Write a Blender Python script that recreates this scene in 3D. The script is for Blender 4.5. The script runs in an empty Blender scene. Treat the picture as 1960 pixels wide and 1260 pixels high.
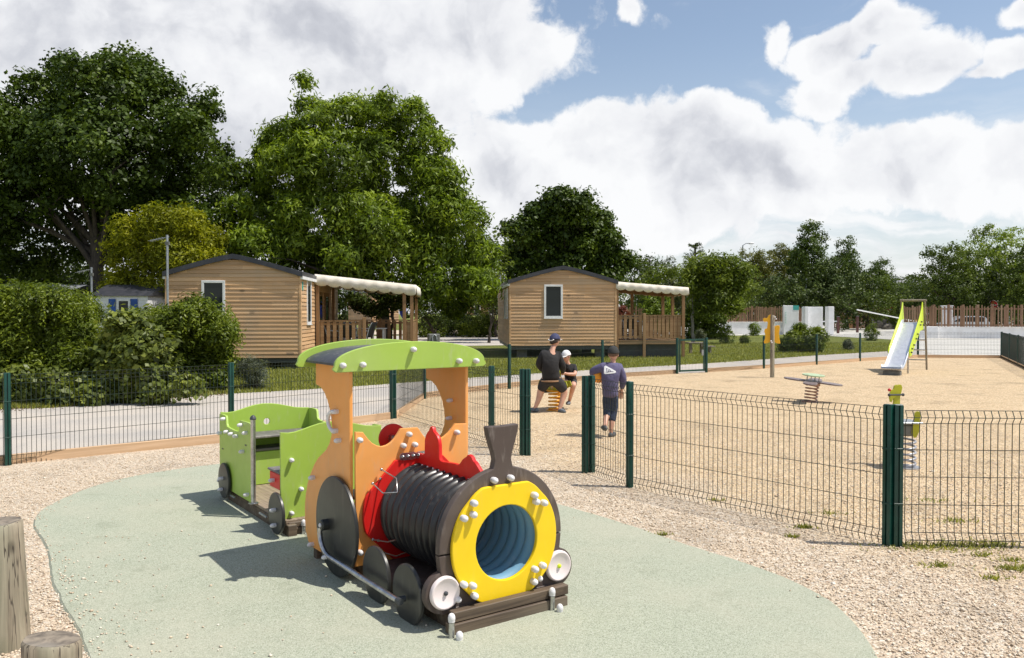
import bpy, math, random
import numpy as np
from mathutils import Vector, Matrix
R = math.radians
random.seed(7)
SC = bpy.context.scene
COL = SC.collection
# ------------------------------------------------------------------ camera
FPX, CAMH, PITCH = 1560.0, 1.70, math.atan(30 / 1560.0)
cam = bpy.data.cameras.new("camera"); cam.sensor_width = 36; cam.lens = FPX / 1960 * 36
cam.clip_start = .05; cam.clip_end = 3000
co = bpy.data.objects.new("camera", cam); COL.objects.link(co)
co.location = (0, 0, CAMH); co.rotation_euler = (math.pi / 2 - PITCH, 0, 0)
SC.camera = co
SC.render.resolution_x = 1024; SC.render.resolution_y = 658
# ------------------------------------------------------------------ light
SUN_EL, SUN_AZ = 62.0, -9.0          # azimuth counted from +X towards +Y
SC.view_settings.view_transform = 'Standard'; SC.view_settings.look = 'None'
SC.view_settings.exposure = 0.08; SC.view_settings.gamma = 1
sun = bpy.data.lights.new("sun", 'SUN'); sun.energy = 4.9; sun.angle = R(.53); sun.color = (1, .95, .87)
so = bpy.data.objects.new("sun", sun); COL.objects.link(so)
sd = Vector((math.cos(R(SUN_EL)) * math.cos(R(SUN_AZ)), math.cos(R(SUN_EL)) * math.sin(R(SUN_AZ)), math.sin(R(SUN_EL))))
so.rotation_euler = sd.to_track_quat('Z', 'Y').to_euler(); so.location = sd * 40
W = bpy.data.worlds.new("World"); SC.world = W; W.use_nodes = True
nt = W.node_tree
for n in list(nt.nodes): nt.nodes.remove(n)
class NG:
    """tiny node helper"""
    def __init__(s, nt): s.nt = nt
    def n(s, t, **k):
        x = s.nt.nodes.new(t)
        for a, b in k.items(): setattr(x, a, b)
        return x
    def put(s, sock, v):
        if isinstance(v, bpy.types.NodeSocket): s.nt.links.new(v, sock)
        elif v is not None: sock.default_value = v
    def m(s, op, a, b=None, c=None, clamp=False):
        x = s.n('ShaderNodeMath', operation=op, use_clamp=clamp); s.put(x.inputs[0], a); s.put(x.inputs[1], b)
        if c is not None: s.put(x.inputs[2], c)
        return x.outputs[0]
    def vm(s, op, a, b=None, sc=None):
        x = s.n('ShaderNodeVectorMath', operation=op); s.put(x.inputs[0], a); s.put(x.inputs[1], b)
        if sc is not None: s.put(x.inputs['Scale'], sc)
        return x.outputs['Value'] if op in ('LENGTH', 'DOT_PRODUCT', 'DISTANCE') else x.outputs[0]
    def xyz(s, a, b, c):
        x = s.n('ShaderNodeCombineXYZ'); s.put(x.inputs[0], a); s.put(x.inputs[1], b); s.put(x.inputs[2], c); return x.outputs[0]
    def noise(s, vec, scale, detail=4, rough=.5, dist=0., dim='3D', color=False):
        x = s.n('ShaderNodeTexNoise', noise_dimensions=dim); s.put(x.inputs['Vector'], vec); x.inputs['Scale'].default_value = scale
        x.inputs['Detail'].default_value = detail; x.inputs['Roughness'].default_value = rough; x.inputs['Distortion'].default_value = dist
        return x.outputs['Color'] if color else x.outputs['Fac']
    def ramp(s, f, stops, interp='LINEAR'):
        x = s.n('ShaderNodeValToRGB'); s.put(x.inputs[0], f); cr = x.color_ramp; cr.interpolation = interp
        while len(cr.elements) < len(stops): cr.elements.new(.5)
        for e, (p, c) in zip(cr.elements, stops):
            e.position = p; e.color = (c[0], c[1], c[2], 1) if not isinstance(c, (int, float)) else (c, c, c, 1)
        return x.outputs[0]
    def mapr(s, v, a, b, c=0., d=1., kind='SMOOTHSTEP'):
        x = s.n('ShaderNodeMapRange', interpolation_type=kind); s.put(x.inputs[0], v)
        for i, q in enumerate((a, b, c, d)): x.inputs[i + 1].default_value = q
        return x.outputs[0]
    def mix(s, f, a, b, blend='MIX'):
        x = s.n('ShaderNodeMix', data_type='RGBA', blend_type=blend); s.put(x.inputs[0], f)
        for i, q in ((6, a), (7, b)):
            if isinstance(q, (tuple, list)): q = (q[0], q[1], q[2], 1)
            s.put(x.inputs[i], q)
        return x.outputs[2]
g = NG(nt)
sky = g.n('ShaderNodeTexSky', sky_type='NISHITA', sun_disc=False, sun_elevation=R(SUN_EL), sun_rotation=R(90 - SUN_AZ))
sky.air_density = 1.0; sky.dust_density = .6; sky.ozone_density = 1.2
tc = g.n('ShaderNodeTexCoord'); sp = g.n('ShaderNodeSeparateXYZ'); nt.links.new(tc.outputs['Generated'], sp.inputs[0])
X, Y, Z = sp.outputs
az = g.m('ARCTAN2', X, Y)
el = g.m('ARCTAN2', Z, g.m('SQRT', g.m('ADD', g.m('MULTIPLY', X, X), g.m('MULTIPLY', Y, Y))))
pv = g.xyz(az, g.m('MULTIPLY', el, 1.0), 0.)
wn = g.noise(pv, 5.5, 7, .56, color=True)
warp = g.vm('SCALE', g.vm('SUBTRACT', wn, (.5, .5, .5)), sc=.085)
pw = g.vm('ADD', pv, warp)
def azel(x, y):
    a = math.atan((x - 980) / FPX); return a, math.atan((600 - y) / FPX * math.cos(a))
# cumulus masses: direction (given by where they stand over the horizon), size, thickness
blobs = [(250, 60, 900, 210, 1.3), (920, 60, 140, 120, 1), (790, 190, 165, 130, 1), (500, 330, 600, 220, 1.1), (1020, 95, 75, 60, .7),
         (1000, 330, 190, 120, 1), (1200, 290, 280, 110, 1), (1330, 250, 170, 70, .9), (1440, 330, 260, 120, 1), (1700, 320, 300, 75, .9), (1950, 330, 200, 80, .9),
         (1130, 400, 420, 110, .9), (1560, 180, 80, 55, .6), (1500, 80, 45, 50, .55), (1600, 100, 105, 66, .9), (1690, 60, 80, 48, .8),
         (1755, 128, 95, 62, .9), (1935, 112, 80, 38, .8), (1640, 150, 115, 42, .7), (1203, 15, 34, 30, .42), (1190, 8, 18, 16, .3), (1950, 25, 40, 26, .6), (1860, 150, 80, 30, .5),
         (-900, 300, 500, 300, .8), (3600, 250, 600, 260, .7)]
d = None
for (x, y, rx, ry, wt) in blobs:
    a, e = azel(x, y)
    q = g.vm('MULTIPLY', g.vm('SUBTRACT', pw, (a, e, 0)), (FPX / rx, FPX / ry, 0))
    v = g.m('MULTIPLY', g.m('SUBTRACT', 1.0, g.vm('LENGTH', q)), wt)
    d = v if d is None else g.m('MAXIMUM', d, v)
back = g.m('MULTIPLY', g.mapr(g.m('ABSOLUTE', az), .95, 1.4), g.m('SUBTRACT', g.noise(tc.outputs['Generated'], 3., 5), .47))
d = g.m('ADD', g.m('MAXIMUM', d, -.6), g.m('MULTIPLY', back, 6.))
def billow(v):
    vo = g.n('ShaderNodeTexVoronoi', feature='SMOOTH_F1', voronoi_dimensions='2D'); g.put(vo.inputs['Vector'], v); vo.inputs['Scale'].default_value = 13
    vo.inputs['Detail'].default_value = 3.; vo.inputs['Roughness'].default_value = .55; vo.inputs['Smoothness'].default_value = .35
    return g.m('ADD', g.m('MULTIPLY', g.noise(v, 9, 12, .68), 1.0), g.m('MULTIPLY', g.m('SUBTRACT', .5, vo.outputs['Distance']), .32))
fine = billow(pw); fine2 = billow(g.vm('ADD', pw, (.012, .020, 0)))
dens = g.m('ADD', d, g.m('MULTIPLY', g.m('SUBTRACT', fine, .53), .85))
alpha = g.mapr(dens, -.06, .13)
pst = g.vm('MULTIPLY', pw, (3., 22., 1.))
veil = g.m('MULTIPLY', g.mapr(g.noise(pst, 1.3, 6, .55), .42, .66), g.mapr(el, .27, .10, 0., .92))
wisp = g.m('MULTIPLY', g.mapr(g.noise(g.vm('MULTIPLY', pw, (4., 11., 1.)), 1.1, 7, .6), .56, .85), .5)
alpha = g.m('MAXIMUM', alpha, g.m('MAXIMUM', veil, wisp))
# the clouds' own light and grey parts: relief towards the sun, grey bellies
rl = lambda v: g.noise(v, 7, 4, .5)
relief = g.m('ADD', g.m('MULTIPLY', g.m('SUBTRACT', rl(g.vm('ADD', pw, (.02, .035, 0))), rl(pw)), 1.5), g.m('MULTIPLY', g.m('SUBTRACT', fine2, fine), .8))
lowf = g.noise(g.vm('ADD', g.vm('MULTIPLY', pv, (1., 1.7, 1)), (2.2, .6, 0)), 3.4, 4, .55)
edge = g.mapr(dens, .02, .60, 0., 1.)
left = g.mapr(az, -.25, .10, .19, 0.)
gr = g.m('ADD', g.m('MULTIPLY', edge, .20), g.m('ADD', g.m('MULTIPLY', g.m('MULTIPLY', g.mapr(lowf, .44, .74), edge), .25), g.m('ADD', left, relief)))
ccol = g.ramp(gr, [(0, (.93, .935, .945)), (.28, (.83, .838, .865)), (.62, (.60, .615, .665)), (1, (.44, .455, .51))])
skyc = g.vm('SCALE', sky.outputs[0], sc=.135)
hz = g.mapr(el, .34, .0, .0, .55)
skyc = g.mix(g.m('ADD', g.m('MULTIPLY', hz, 1.), .04), skyc, (.56, .66, .80))
skyc = g.mix(1., skyc, (1.16, 1.06, .97), 'MULTIPLY')
col = g.mix(g.m('MULTIPLY', alpha, .97), skyc, ccol)
bg = g.n('ShaderNodeBackground'); nt.links.new(col, bg.inputs[0]); bg.inputs[1].default_value = 1.
wo = g.n('ShaderNodeOutputWorld'); nt.links.new(bg.outputs[0], wo.inputs[0])
W.cycles.sampling_method = 'MANUAL'; W.cycles.sample_map_resolution = 512
# ------------------------------------------------------------------ placing: a mark on the ground or at a given depth
def ray(px, py):
    x = (px - 980) / FPX; z = -(py - 630) / FPX; c, s = math.cos(PITCH), math.sin(PITCH)
    return Vector((x, c + z * s, z * c - s))
def G(px, py, z=0.):
    d = ray(px, py); return Vector((0, 0, CAMH)) + d * ((z - CAMH) / d.z)
def AT(px, py, y):
    d = ray(px, py); return Vector((0, 0, CAMH)) + d * (y / d.y)
# ------------------------------------------------------------------ objects
def tag(o, label=None, cat=None, group=None, kind=None):
    for k, v in (('label', label), ('category', cat), ('group', group), ('kind', kind)):
        if v: o[k] = v
    return o
def thing(name, label, cat, loc=(0, 0, 0), rz=0, group=None):
    o = bpy.data.objects.new(name, None); COL.objects.link(o); o.empty_display_size = .2
    o.location = loc; o.rotation_euler = (0, 0, rz)
    return tag(o, label, cat, group)
def link(name, me, mat=None, parent=None):
    me.name = name
    o = bpy.data.objects.new(name, me); COL.objects.link(o)
    if mat: me.materials.clear(); me.materials.append(mat)
    if parent: o.parent = parent
    return o
def copy_tree(o, parent=None):
    c = o.copy(); COL.objects.link(c); c.parent = parent
    for ch in [q for q in list(COL.objects) if q.parent == o]: copy_tree(ch, c)
    return c
def smooth(me, ang=35):
    me.polygons.foreach_set('use_smooth', [True] * len(me.polygons))
    try: me.set_sharp_from_angle(angle=R(ang))
    except Exception: pass
class MB:
    def __init__(s): s.v = []; s.f = []
    def add(s, vs, fs):
        b = len(s.v); s.v += [tuple(p) for p in vs]; s.f += [tuple(i + b for i in q) for q in fs]; return s
    def box(s, x0, x1, y0, y1, z0, z1, bev=0.):
        if bev > 0 and min(x1 - x0, y1 - y0, z1 - z0) > 2.2 * bev:
            b = bev; P = []
            for (z, i) in ((z0, b), (z0 + b, 0), (z1 - b, 0), (z1, b)):
                P += [(x0 + i + (b if i == 0 else 0), y0 + i, z), (x1 - i - (b if i == 0 else 0), y0 + i, z), (x1 - i, y0 + i + (b if i == 0 else 0), z), (x1 - i, y1 - i - (b if i == 0 else 0), z),
                      (x1 - i - (b if i == 0 else 0), y1 - i, z), (x0 + i + (b if i == 0 else 0), y1 - i, z), (x0 + i, y1 - i - (b if i == 0 else 0), z), (x0 + i, y0 + i + (b if i == 0 else 0), z)]
            F = [tuple(range(7, -1, -1)), tuple(range(24, 32))]
            for k in range(3):
                for j in range(8):
                    F.append((k * 8 + j, k * 8 + (j + 1) % 8, k * 8 + 8 + (j + 1) % 8, k * 8 + 8 + j))
            return s.add(P, F)
        return s.add([(x0, y0, z0), (x1, y0, z0), (x1, y1, z0), (x0, y1, z0), (x0, y0, z1), (x1, y0, z1), (x1, y1, z1), (x0, y1, z1)],
                     [(3, 2, 1, 0), (4, 5, 6, 7), (0, 1, 5, 4), (1, 2, 6, 5), (2, 3, 7, 6), (3, 0, 4, 7)])
    def bar(s, a, b, w, h, up=(0, 0, 1)):
        a = Vector(a); b = Vector(b); d = (b - a).normalized(); up = Vector(up)
        if abs(d.dot(up)) > .99: up = Vector((1, 0, 0))
        x = d.cross(up).normalized(); z = x.cross(d).normalized(); P = []
        for c in (a, b):
            for (i, j) in ((-1, -1), (1, -1), (1, 1), (-1, 1)): P.append(c + x * (i * w / 2) + z * (j * h / 2))
        return s.add(P, [(3, 2, 1, 0), (4, 5, 6, 7), (0, 1, 5, 4), (1, 2, 6, 5), (2, 3, 7, 6), (3, 0, 4, 7)])
    def tube(s, pts, r, n=8, caps=True, closed=False):
        pts = [Vector(p) for p in pts]; m = len(pts); rr = r if isinstance(r, (list, tuple)) else [r] * m
        nx = None; P = []
        for i, p in enumerate(pts):
            if closed: d = pts[(i + 1) % m] - pts[i - 1]
            else: d = pts[min(i + 1, m - 1)] - pts[max(i - 1, 0)]
            d.normalize()
            if nx is None:
                nx = d.orthogonal().normalized()
            else:
                nx = (nx - d * nx.dot(d))
                nx = nx.normalized() if nx.length > 1e-6 else d.orthogonal().normalized()
            ny = d.cross(nx)
            for k in range(n):
                t = 2 * math.pi * k / n; P.append(p + (nx * math.cos(t) + ny * math.sin(t)) * rr[i])
        F = []
        for i in range(m if closed else m - 1):
            j = (i + 1) % m
            for k in range(n): F.append((i * n + k, i * n + (k + 1) % n, j * n + (k + 1) % n, j * n + k))
        if caps and not closed: F.append(tuple(range(n - 1, -1, -1))); F.append(tuple((m - 1) * n + k for k in range(n)))
        return s.add(P, F)
    def lathe(s, prof, n=24, mat=None, close=False):
        mat = mat or Matrix.Identity(4); P = []; F = []
        for (r, z) in prof:
            for k in range(n):
                t = 2 * math.pi * k / n; P.append(mat @ Vector((r * math.cos(t), r * math.sin(t), z)))
        for i in range(len(prof) - 1):
            for k in range(n): F.append((i * n + k, i * n + (k + 1) % n, i * n + n + (k + 1) % n, i * n + n + k))
        if prof[0][0] > 1e-5 and close: F.append(tuple(range(n - 1, -1, -1)))
        if prof[-1][0] > 1e-5 and close: F.append(tuple((len(prof) - 1) * n + k for k in range(n)))
        return s.add(P, F)
    def ball(s, c, r, n=12, m=7, sx=1, sy=1, sz=1):
        c = Vector(c); prof = [(max(1e-4, math.sin(math.pi * i / m)), -math.cos(math.pi * i / m)) for i in range(m + 1)]
        M = Matrix.Translation(c) @ Matrix.Diagonal((r * sx, r * sy, r * sz, 1)); return s.lathe(prof, n, M)
    def poly(s, pts): return s.add(pts, [tuple(range(len(pts)))])
    def mesh(s, name, ang=35):
        me = bpy.data.meshes.new(name); me.from_pydata(s.v, [], s.f); me.validate(); me.update()
        if ang: smooth(me, ang)
        return me
    def build(s, name, mat, parent=None, ang=35): return link(name, s.mesh(name, ang), mat, parent)
def panel(outline, holes=(), th=.02, bev=.003, M=None):
    """flat board cut to an outline (with holes), rounded edges"""
    cu = bpy.data.curves.new('c', 'CURVE'); cu.dimensions = '2D'; cu.fill_mode = 'BOTH'
    cu.extrude = max(th / 2 - bev, 1e-4); cu.bevel_depth = bev; cu.bevel_resolution = 1; cu.offset = -bev
    for ol in [outline] + list(holes):
        sp_ = cu.splines.new('POLY'); sp_.points.add(len(ol) - 1); sp_.use_cyclic_u = True
        for q, p in zip(sp_.points, ol): q.co = (p[0], p[1], 0, 1)
    o = bpy.data.objects.new('c', cu); COL.objects.link(o)
    me = bpy.data.meshes.new_from_object(o); bpy.data.objects.remove(o); bpy.data.curves.remove(cu)
    if M: me.transform(M)
    smooth(me, 40); return me
def circ(cx, cy, r, n=36, a0=0, a1=360):
    k = n if a1 - a0 >= 360 else n + 1
    return [(cx + r * math.cos(R(a0 + (a1 - a0) * i / n)), cy + r * math.sin(R(a0 + (a1 - a0) * i / n))) for i in range(k)]
def mats_frame(o, x, y):
    """matrix taking (x,y,z) of a flat outline to local axes x,y and their cross product at origin o"""
    x = Vector(x); y = Vector(y); z = x.cross(y)
    return Matrix(((x.x, y.x, z.x, o[0]), (x.y, y.y, z.y, o[1]), (x.z, y.z, z.z, o[2]), (0, 0, 0, 1)))
# ------------------------------------------------------------------ materials
def newmat(name):
    m = bpy.data.materials.new(name); m.use_nodes = True; t = m.node_tree
    for n in list(t.nodes): t.nodes.remove(n)
    g = NG(t); b = g.n('ShaderNodeBsdfPrincipled'); o = g.n('ShaderNodeOutputMaterial'); t.links.new(b.outputs[0], o.inputs[0])
    return m, g, b, o
def bump(g, b, h, strength=.4, dist=.01):
    x = g.n('ShaderNodeBump'); g.put(x.inputs['Height'], h); x.inputs['Strength'].default_value = strength; x.inputs['Distance'].default_value = dist
    g.nt.links.new(x.outputs[0], b.inputs['Normal'])
def pm(name, c1, c2=None, scale=6, rough=.5, rvar=.12, bs=0., bscale=60, bdist=.003, metal=0., stretch=(1, 1, 1), spec=.5, lo=.35, hi=.68, detail=5):
    m, g, b, o = newmat(name); c2 = c2 or tuple(x * .82 for x in c1)
    tc = g.n('ShaderNodeTexCoord'); v = g.vm('MULTIPLY', tc.outputs['Object'], stretch)
    f = g.mapr(g.noise(v, scale, detail, .6), lo, hi)
    g.put(b.inputs['Base Color'], g.mix(f, c1, c2))
    g.put(b.inputs['Roughness'], g.m('ADD', rough - rvar / 2, g.m('MULTIPLY', g.noise(v, scale * 2.3, 4), rvar)))
    b.inputs['Metallic'].default_value = metal; b.inputs['Specular IOR Level'].default_value = spec
    if bs: bump(g, b, g.noise(v, bscale, 4), bs, bdist)
    return m
def dusty(name, c, rough=.33, dust=(.55, .5, .43), amt=.10, bs=.12):
    """sheet plastic with a little scuffing and dust"""
    m, g, b, o = newmat(name); tc = g.n('ShaderNodeTexCoord'); v = tc.outputs['Object']
    n1 = g.noise(v, 3.2, 6, .62); n2 = g.noise(g.vm('MULTIPLY', v, (1, 1, .25)), 26, 5, .6)
    c1 = g.mix(g.m('MULTIPLY', g.mapr(n1, .35, .72), .5), c, tuple(x * .84 for x in c))
    f = g.m('MULTIPLY', g.mapr(n2, .52, .78), amt * 1.6)
    geo = g.n('ShaderNodeNewGeometry'); spn = g.n('ShaderNodeSeparateXYZ'); g.nt.links.new(geo.outputs['Normal'], spn.inputs[0])
    f2 = g.m('ADD', f, g.m('MULTIPLY', g.mapr(g.noise(v, 1.4, 4), .4, .75), amt))
    g.put(b.inputs['Base Color'], g.mix(f2, c1, dust))
    g.put(b.inputs['Roughness'], g.m('ADD', rough, g.m('MULTIPLY', n1, .22)))
    sc_ = g.noise(g.vm('MULTIPLY', g.vm('ADD', v, g.vm('SCALE', g.noise(v, 2., 2, color=True), sc=.25)), (55, 55, 4.)), 1., 3, .5)
    g.put(b.inputs['Base Color'], g.mix(g.m('MULTIPLY', g.m('MULTIPLY', g.mapr(sc_, .70, .76), g.mapr(g.noise(v, 5, 3), .5, .62)), .30), g.mix(f2, c1, dust), dust))
    bump(g, b, g.noise(v, 180, 3), bs, .001)
    return m
def woodm(name, c1, c2, c3, grain='x', scale=1., rough=.62, bs=.35, knots=True, boards=False, crack=False):
    m, g, b, o = newmat(name); tc = g.n('ShaderNodeTexCoord'); v = tc.outputs['Object']
    st = {'x': (.35, 9, 9), 'y': (9, .35, 9), 'z': (9, 9, .35)}[grain]
    vs = g.vm('MULTIPLY', v, tuple(q * scale for q in st))
    n1 = g.noise(vs, 3.2, 7, .62, .6); n2 = g.noise(g.vm('MULTIPLY', v, tuple(q * scale * .25 for q in st)), 2.4, 3)
    oi = g.n('ShaderNodeObjectInfo')
    c = g.mix(g.mapr(n1, .33, .68), c1, c2); c = g.mix(g.m('MULTIPLY', g.mapr(n2, .5, .75), .7), c, c3)
    if knots:
        vo = g.n('ShaderNodeTexVoronoi'); g.put(vo.inputs['Vector'], g.vm('MULTIPLY', v, tuple(q * scale * .17 for q in (3.2 if k < 1 else 5.5 for k in st)))); vo.inputs['Scale'].default_value = 3.2
        c = g.mix(g.m('MULTIPLY', g.mapr(vo.outputs['Distance'], .11, .03), .75), c, tuple(x * .35 for x in c2))
    if crack:
        ck = g.noise(g.vm('MULTIPLY', v, (16, 16, .9)), 1.6, 3, .5, .3); c = g.mix(g.m('MULTIPLY', g.mapr(g.m('ABSOLUTE', g.m('SUBTRACT', ck, .5)), .022, .004), .85), c, (.045, .035, .028))
        c = g.mix(g.m('MULTIPLY', g.mapr(g.noise(v, 3.5, 5), .5, .7), .5), c, (.19, .19, .12))
    if boards:
        sz = g.n('ShaderNodeSeparateXYZ'); g.nt.links.new(v, sz.inputs[0]); ix = g.m('FLOOR', g.m('DIVIDE', g.m('SUBTRACT', sz.outputs[2], .34), .123)); lx = sz.outputs[0 if grain == 'x' else 1]
        wn_ = g.n('ShaderNodeTexWhiteNoise', noise_dimensions='2D'); g.put(wn_.inputs['Vector'], g.xyz(ix, g.m('FLOOR', g.m('ADD', g.m('MULTIPLY', lx, .38), g.m('MULTIPLY', ix, .37))), 0))
        c = g.mix(1., c, g.ramp(wn_.outputs['Value'], [(0, (.74, .72, .70)), (.5, (.97, .96, .95)), (1, (1.12, 1.10, 1.06))]), 'MULTIPLY')
        c = g.mix(g.m('MULTIPLY', g.mapr(g.noise(g.vm('MULTIPLY', v, (1, 1, .3)), 1.3, 5, .6), .45, .75), .35), c, (.38, .30, .22))
    g.put(b.inputs['Base Color'], c); b.inputs['Roughness'].default_value = rough; b.inputs['Specular IOR Level'].default_value = .3
    bump(g, b, n1, bs, .004)
    return m
M = {}
M['green'] = dusty('green_board', (.37, .54, .075), amt=.15)
M['orange'] = dusty('orange_board', (.92, .385, .085), amt=.10)
M['yellow'] = dusty('yellow_board', (.93, .63, .004), amt=.03)
M['red'] = dusty('red_board', (.72, .006, .004), amt=.03)
M['brown'] = dusty('brown_board', (.082, .058, .048), rough=.45, dust=(.3, .26, .23), amt=.30)
M['black'] = dusty('black_board', (.022, .023, .022), rough=.28, amt=.05)
M['rib'] = dusty('black_tube', (.014, .014, .016), rough=.20, amt=.07)
M['blue'] = dusty('blue_lining', (.15, .32, .46), rough=.45, amt=.12)
M['cap'] = dusty('white_caps', (.74, .72, .72), rough=.35, amt=.06)
M['roofsheet'] = dusty('dark_sheet', (.05, .055, .065), rough=.4, amt=.2)
M['seat'] = dusty('grey_seat', (.13, .12, .12), rough=.45, amt=.25)
M['lamp'] = dusty('pale_disc', (.80, .70, .68), rough=.4, amt=.06)
M['steel'] = pm('steel_tube', (.55, .55, .56), (.38, .38, .39), 18, .30, .2, metal=1.)
M['galv'] = pm('galvanised', (.42, .44, .46), (.3, .32, .34), 20, .45, .2, metal=.6)
M['fence'] = pm('green_coat', (.005, .058, .042), (.004, .036, .028), 7, .30, .15)
M['wire'] = pm('green_wire', (.010, .030, .022), (.022, .024, .014), 5, .38, .15)
M['timber'] = woodm('pine_edging', (.62, .43, .27), (.50, .33, .19), (.68, .53, .38), 'x', .9)
M['oldwood'] = woodm('grey_sleeper', (.15, .11, .075), (.07, .05, .036), (.24, .20, .15), 'x', 1.6)
M['deckwood'] = woodm('train_floor', (.32, .25, .18), (.20, .15, .11), (.38, .32, .26), 'y', 1.4)
M['bollard'] = woodm('weathered_log', (.40, .34, .25), (.22, .18, .13), (.31, .31, .22), 'z', 1.2, crack=True)
M['logend'] = woodm('weathered_log_end', (.30, .25, .19), (.12, .10, .08), (.36, .33, .28), 'z', .5)
M['clad'] = woodm('larch_cladding', (.64, .415, .235), (.53, .325, .17), (.69, .50, .32), 'x', .55, boards=True)
M['cladside'] = woodm('larch_cladding_side', (.64, .415, .235), (.53, .325, .17), (.69, .50, .32), 'y', .55, boards=True)
M['post'] = woodm('terrace_timber', (.33, .19, .09), (.22, .12, .055), (.38, .25, .13), 'z', .8)
M['rail'] = woodm('terrace_rail', (.36, .22, .11), (.25, .14, .065), (.4, .28, .16), 'x', .8)
M['slat'] = woodm('brown_slats', (.31, .185, .11), (.20, .11, .062), (.42, .29, .18), 'z', .5, knots=False)
M['roof'] = pm('dark_roof', (.030, .032, .040), (.05, .05, .06), 5, .45, .2)
M['white'] = pm('white_paint', (.80, .80, .80), (.70, .70, .69), 3, .45, .2)
M['canvas'] = pm('cream_canvas', (.80, .74, .64), (.70, .63, .52), 3, .8, .1, bs=.3, bscale=7, bdist=.02)
M['wallwhite'] = pm('white_render', (.88, .875, .87), (.80, .79, .78), 2.5, .85, .1, bs=.3, bscale=60)
M['teal'] = pm('teal_sign', (.06, .42, .36), None, 4, .5)
M['palegreen'] = pm('faint_green_print', (.45, .68, .58), None, 4, .6)
M['darkgrey'] = pm('dark_grey_metal', (.05, .055, .06), None, 6, .5)
M['grey'] = pm('grey_cover', (.17, .17, .155), (.12, .12, .11), 6, .7)
M['signred'] = pm('sign_red', (.62, .02, .025), None, 6, .4)
M['lime'] = dusty('lime_board', (.62, .78, .02), amt=.04)
M['olive'] = dusty('olive_yellow_board', (.42, .42, .015), amt=.06)
M['giraffe'] = dusty('amber_board', (.95, .50, .012), amt=.03)
M['palegreentop'] = dusty('pale_green_top', (.40, .52, .30), amt=.3)
M['petal'] = dusty('brown_petal', (.16, .12, .12), amt=.4)
M['tan'] = dusty('tan_seat', (.34, .19, .10), amt=.15)
M['springy'] = pm('amber_spring', (.85, .42, .02), (.7, .33, .02), 8, .4)
M['springr'] = pm('rosy_spring', (.42, .24, .17), (.35, .2, .15), 8, .5)
M['springg'] = pm('grey_spring', (.45, .46, .48), (.3, .3, .32), 8, .4, metal=.4)
def glassm(name, c=(.02, .025, .025)):
    m, g, b, o = newmat(name); b.inputs['Base Color'].default_value = (*c, 1); b.inputs['Roughness'].default_value = .04
    b.inputs['Specular IOR Level'].default_value = .28; return m
M['glass'] = glassm('window_glass'); M['curtain'] = pm('curtain', (.30, .29, .27), None, 4, .9)
# ground materials
def gravelm(name, cols, vs=62., big=(.9, .97), dark=.35, bd=.010):
    m, g, b, o = newmat(name); tc = g.n('ShaderNodeTexCoord'); v = tc.outputs['Object']
    vd = g.vm('ADD', v, g.vm('SCALE', g.noise(v, 30, 3, color=True), sc=.012))
    vo = g.n('ShaderNodeTexVoronoi', feature='F1'); g.put(vo.inputs['Vector'], vd); vo.inputs['Scale'].default_value = vs
    sc = g.n('ShaderNodeSeparateColor'); g.nt.links.new(vo.outputs['Color'], sc.inputs[0])
    c = g.ramp(sc.outputs[0], cols)
    bigf = g.noise(v, 1.1, 5, .6); c = g.mix(1., c, g.ramp(bigf, [(.3, big[0]), (.7, big[1] + .03)]), 'MULTIPLY')
    gap = g.mapr(vo.outputs['Distance'], .42, .78); c = g.mix(g.m('MULTIPLY', gap, dark), c, tuple(x * .38 for x in cols[1][1]))
    g.put(b.inputs['Base Color'], c); b.inputs['Roughness'].default_value = .88; b.inputs['Specular IOR Level'].default_value = .2
    h = g.m('ADD', g.m('MULTIPLY', g.m('SUBTRACT', 1., vo.outputs['Distance']), 1.), g.m('MULTIPLY', g.noise(v, 2.6, 5, .6), 5.5))
    h = g.m('ADD', h, g.m('MULTIPLY', sc.outputs[1], .8))
    bump(g, b, h, .9, bd); return m
GC = [(0, (.40, .31, .22)), (.15, (.58, .465, .34)), (.45, (.69, .56, .41)), (.75, (.755, .645, .505)), (.93, (.79, .72, .61)), (1., (.60, .42, .29))]
M['gravel'] = gravelm('pale_gravel', GC)
PC = [(0, (.40, .275, .15)), (.2, (.63, .46, .275)), (.5, (.77, .595, .375)), (.8, (.83, .68, .465)), (1., (.64, .42, .24))]
M['pitgravel'] = gravelm('play_area_gravel', PC, 55., dark=.4)
def pebm(name, cols):
    m, g, b, o = newmat(name); at = g.n('ShaderNodeAttribute', attribute_name='tint'); g.put(b.inputs['Base Color'], g.ramp(at.outputs['Fac'], cols))
    b.inputs['Roughness'].default_value = .85; b.inputs['Specular IOR Level'].default_value = .2; return m
M['pebble'] = pebm('loose_pebbles', GC)
def leafm(name, cols, trans=.30, rough=.45, spec=.35):
    m, g, b, o = newmat(name); at = g.n('ShaderNodeAttribute', attribute_name='tint')
    c = g.ramp(at.outputs['Fac'], cols); g.put(b.inputs['Base Color'], c); b.inputs['Roughness'].default_value = rough; b.inputs['Specular IOR Level'].default_value = spec
    t = g.n('ShaderNodeBsdfTranslucent'); g.put(t.inputs['Color'], g.mix(1., c, (1.25, 1.3, .55), 'MULTIPLY'))
    mx = g.n('ShaderNodeMixShader'); mx.inputs[0].default_value = trans
    g.nt.links.new(b.outputs[0], mx.inputs[1]); g.nt.links.new(t.outputs[0], mx.inputs[2]); g.nt.links.new(mx.outputs[0], o.inputs[0]); return m
def L3(c, k=.45):
    return [(0, tuple(x * k for x in c)), (.5, c), (1, (min(1, c[0] * 1.75 + .01), min(1, c[1] * 1.55 + .01), c[2] * 1.3))]
M['lf_oak'] = leafm('oak_leaves', L3((.058, .095, .010)), .22, .5, .25)
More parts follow.
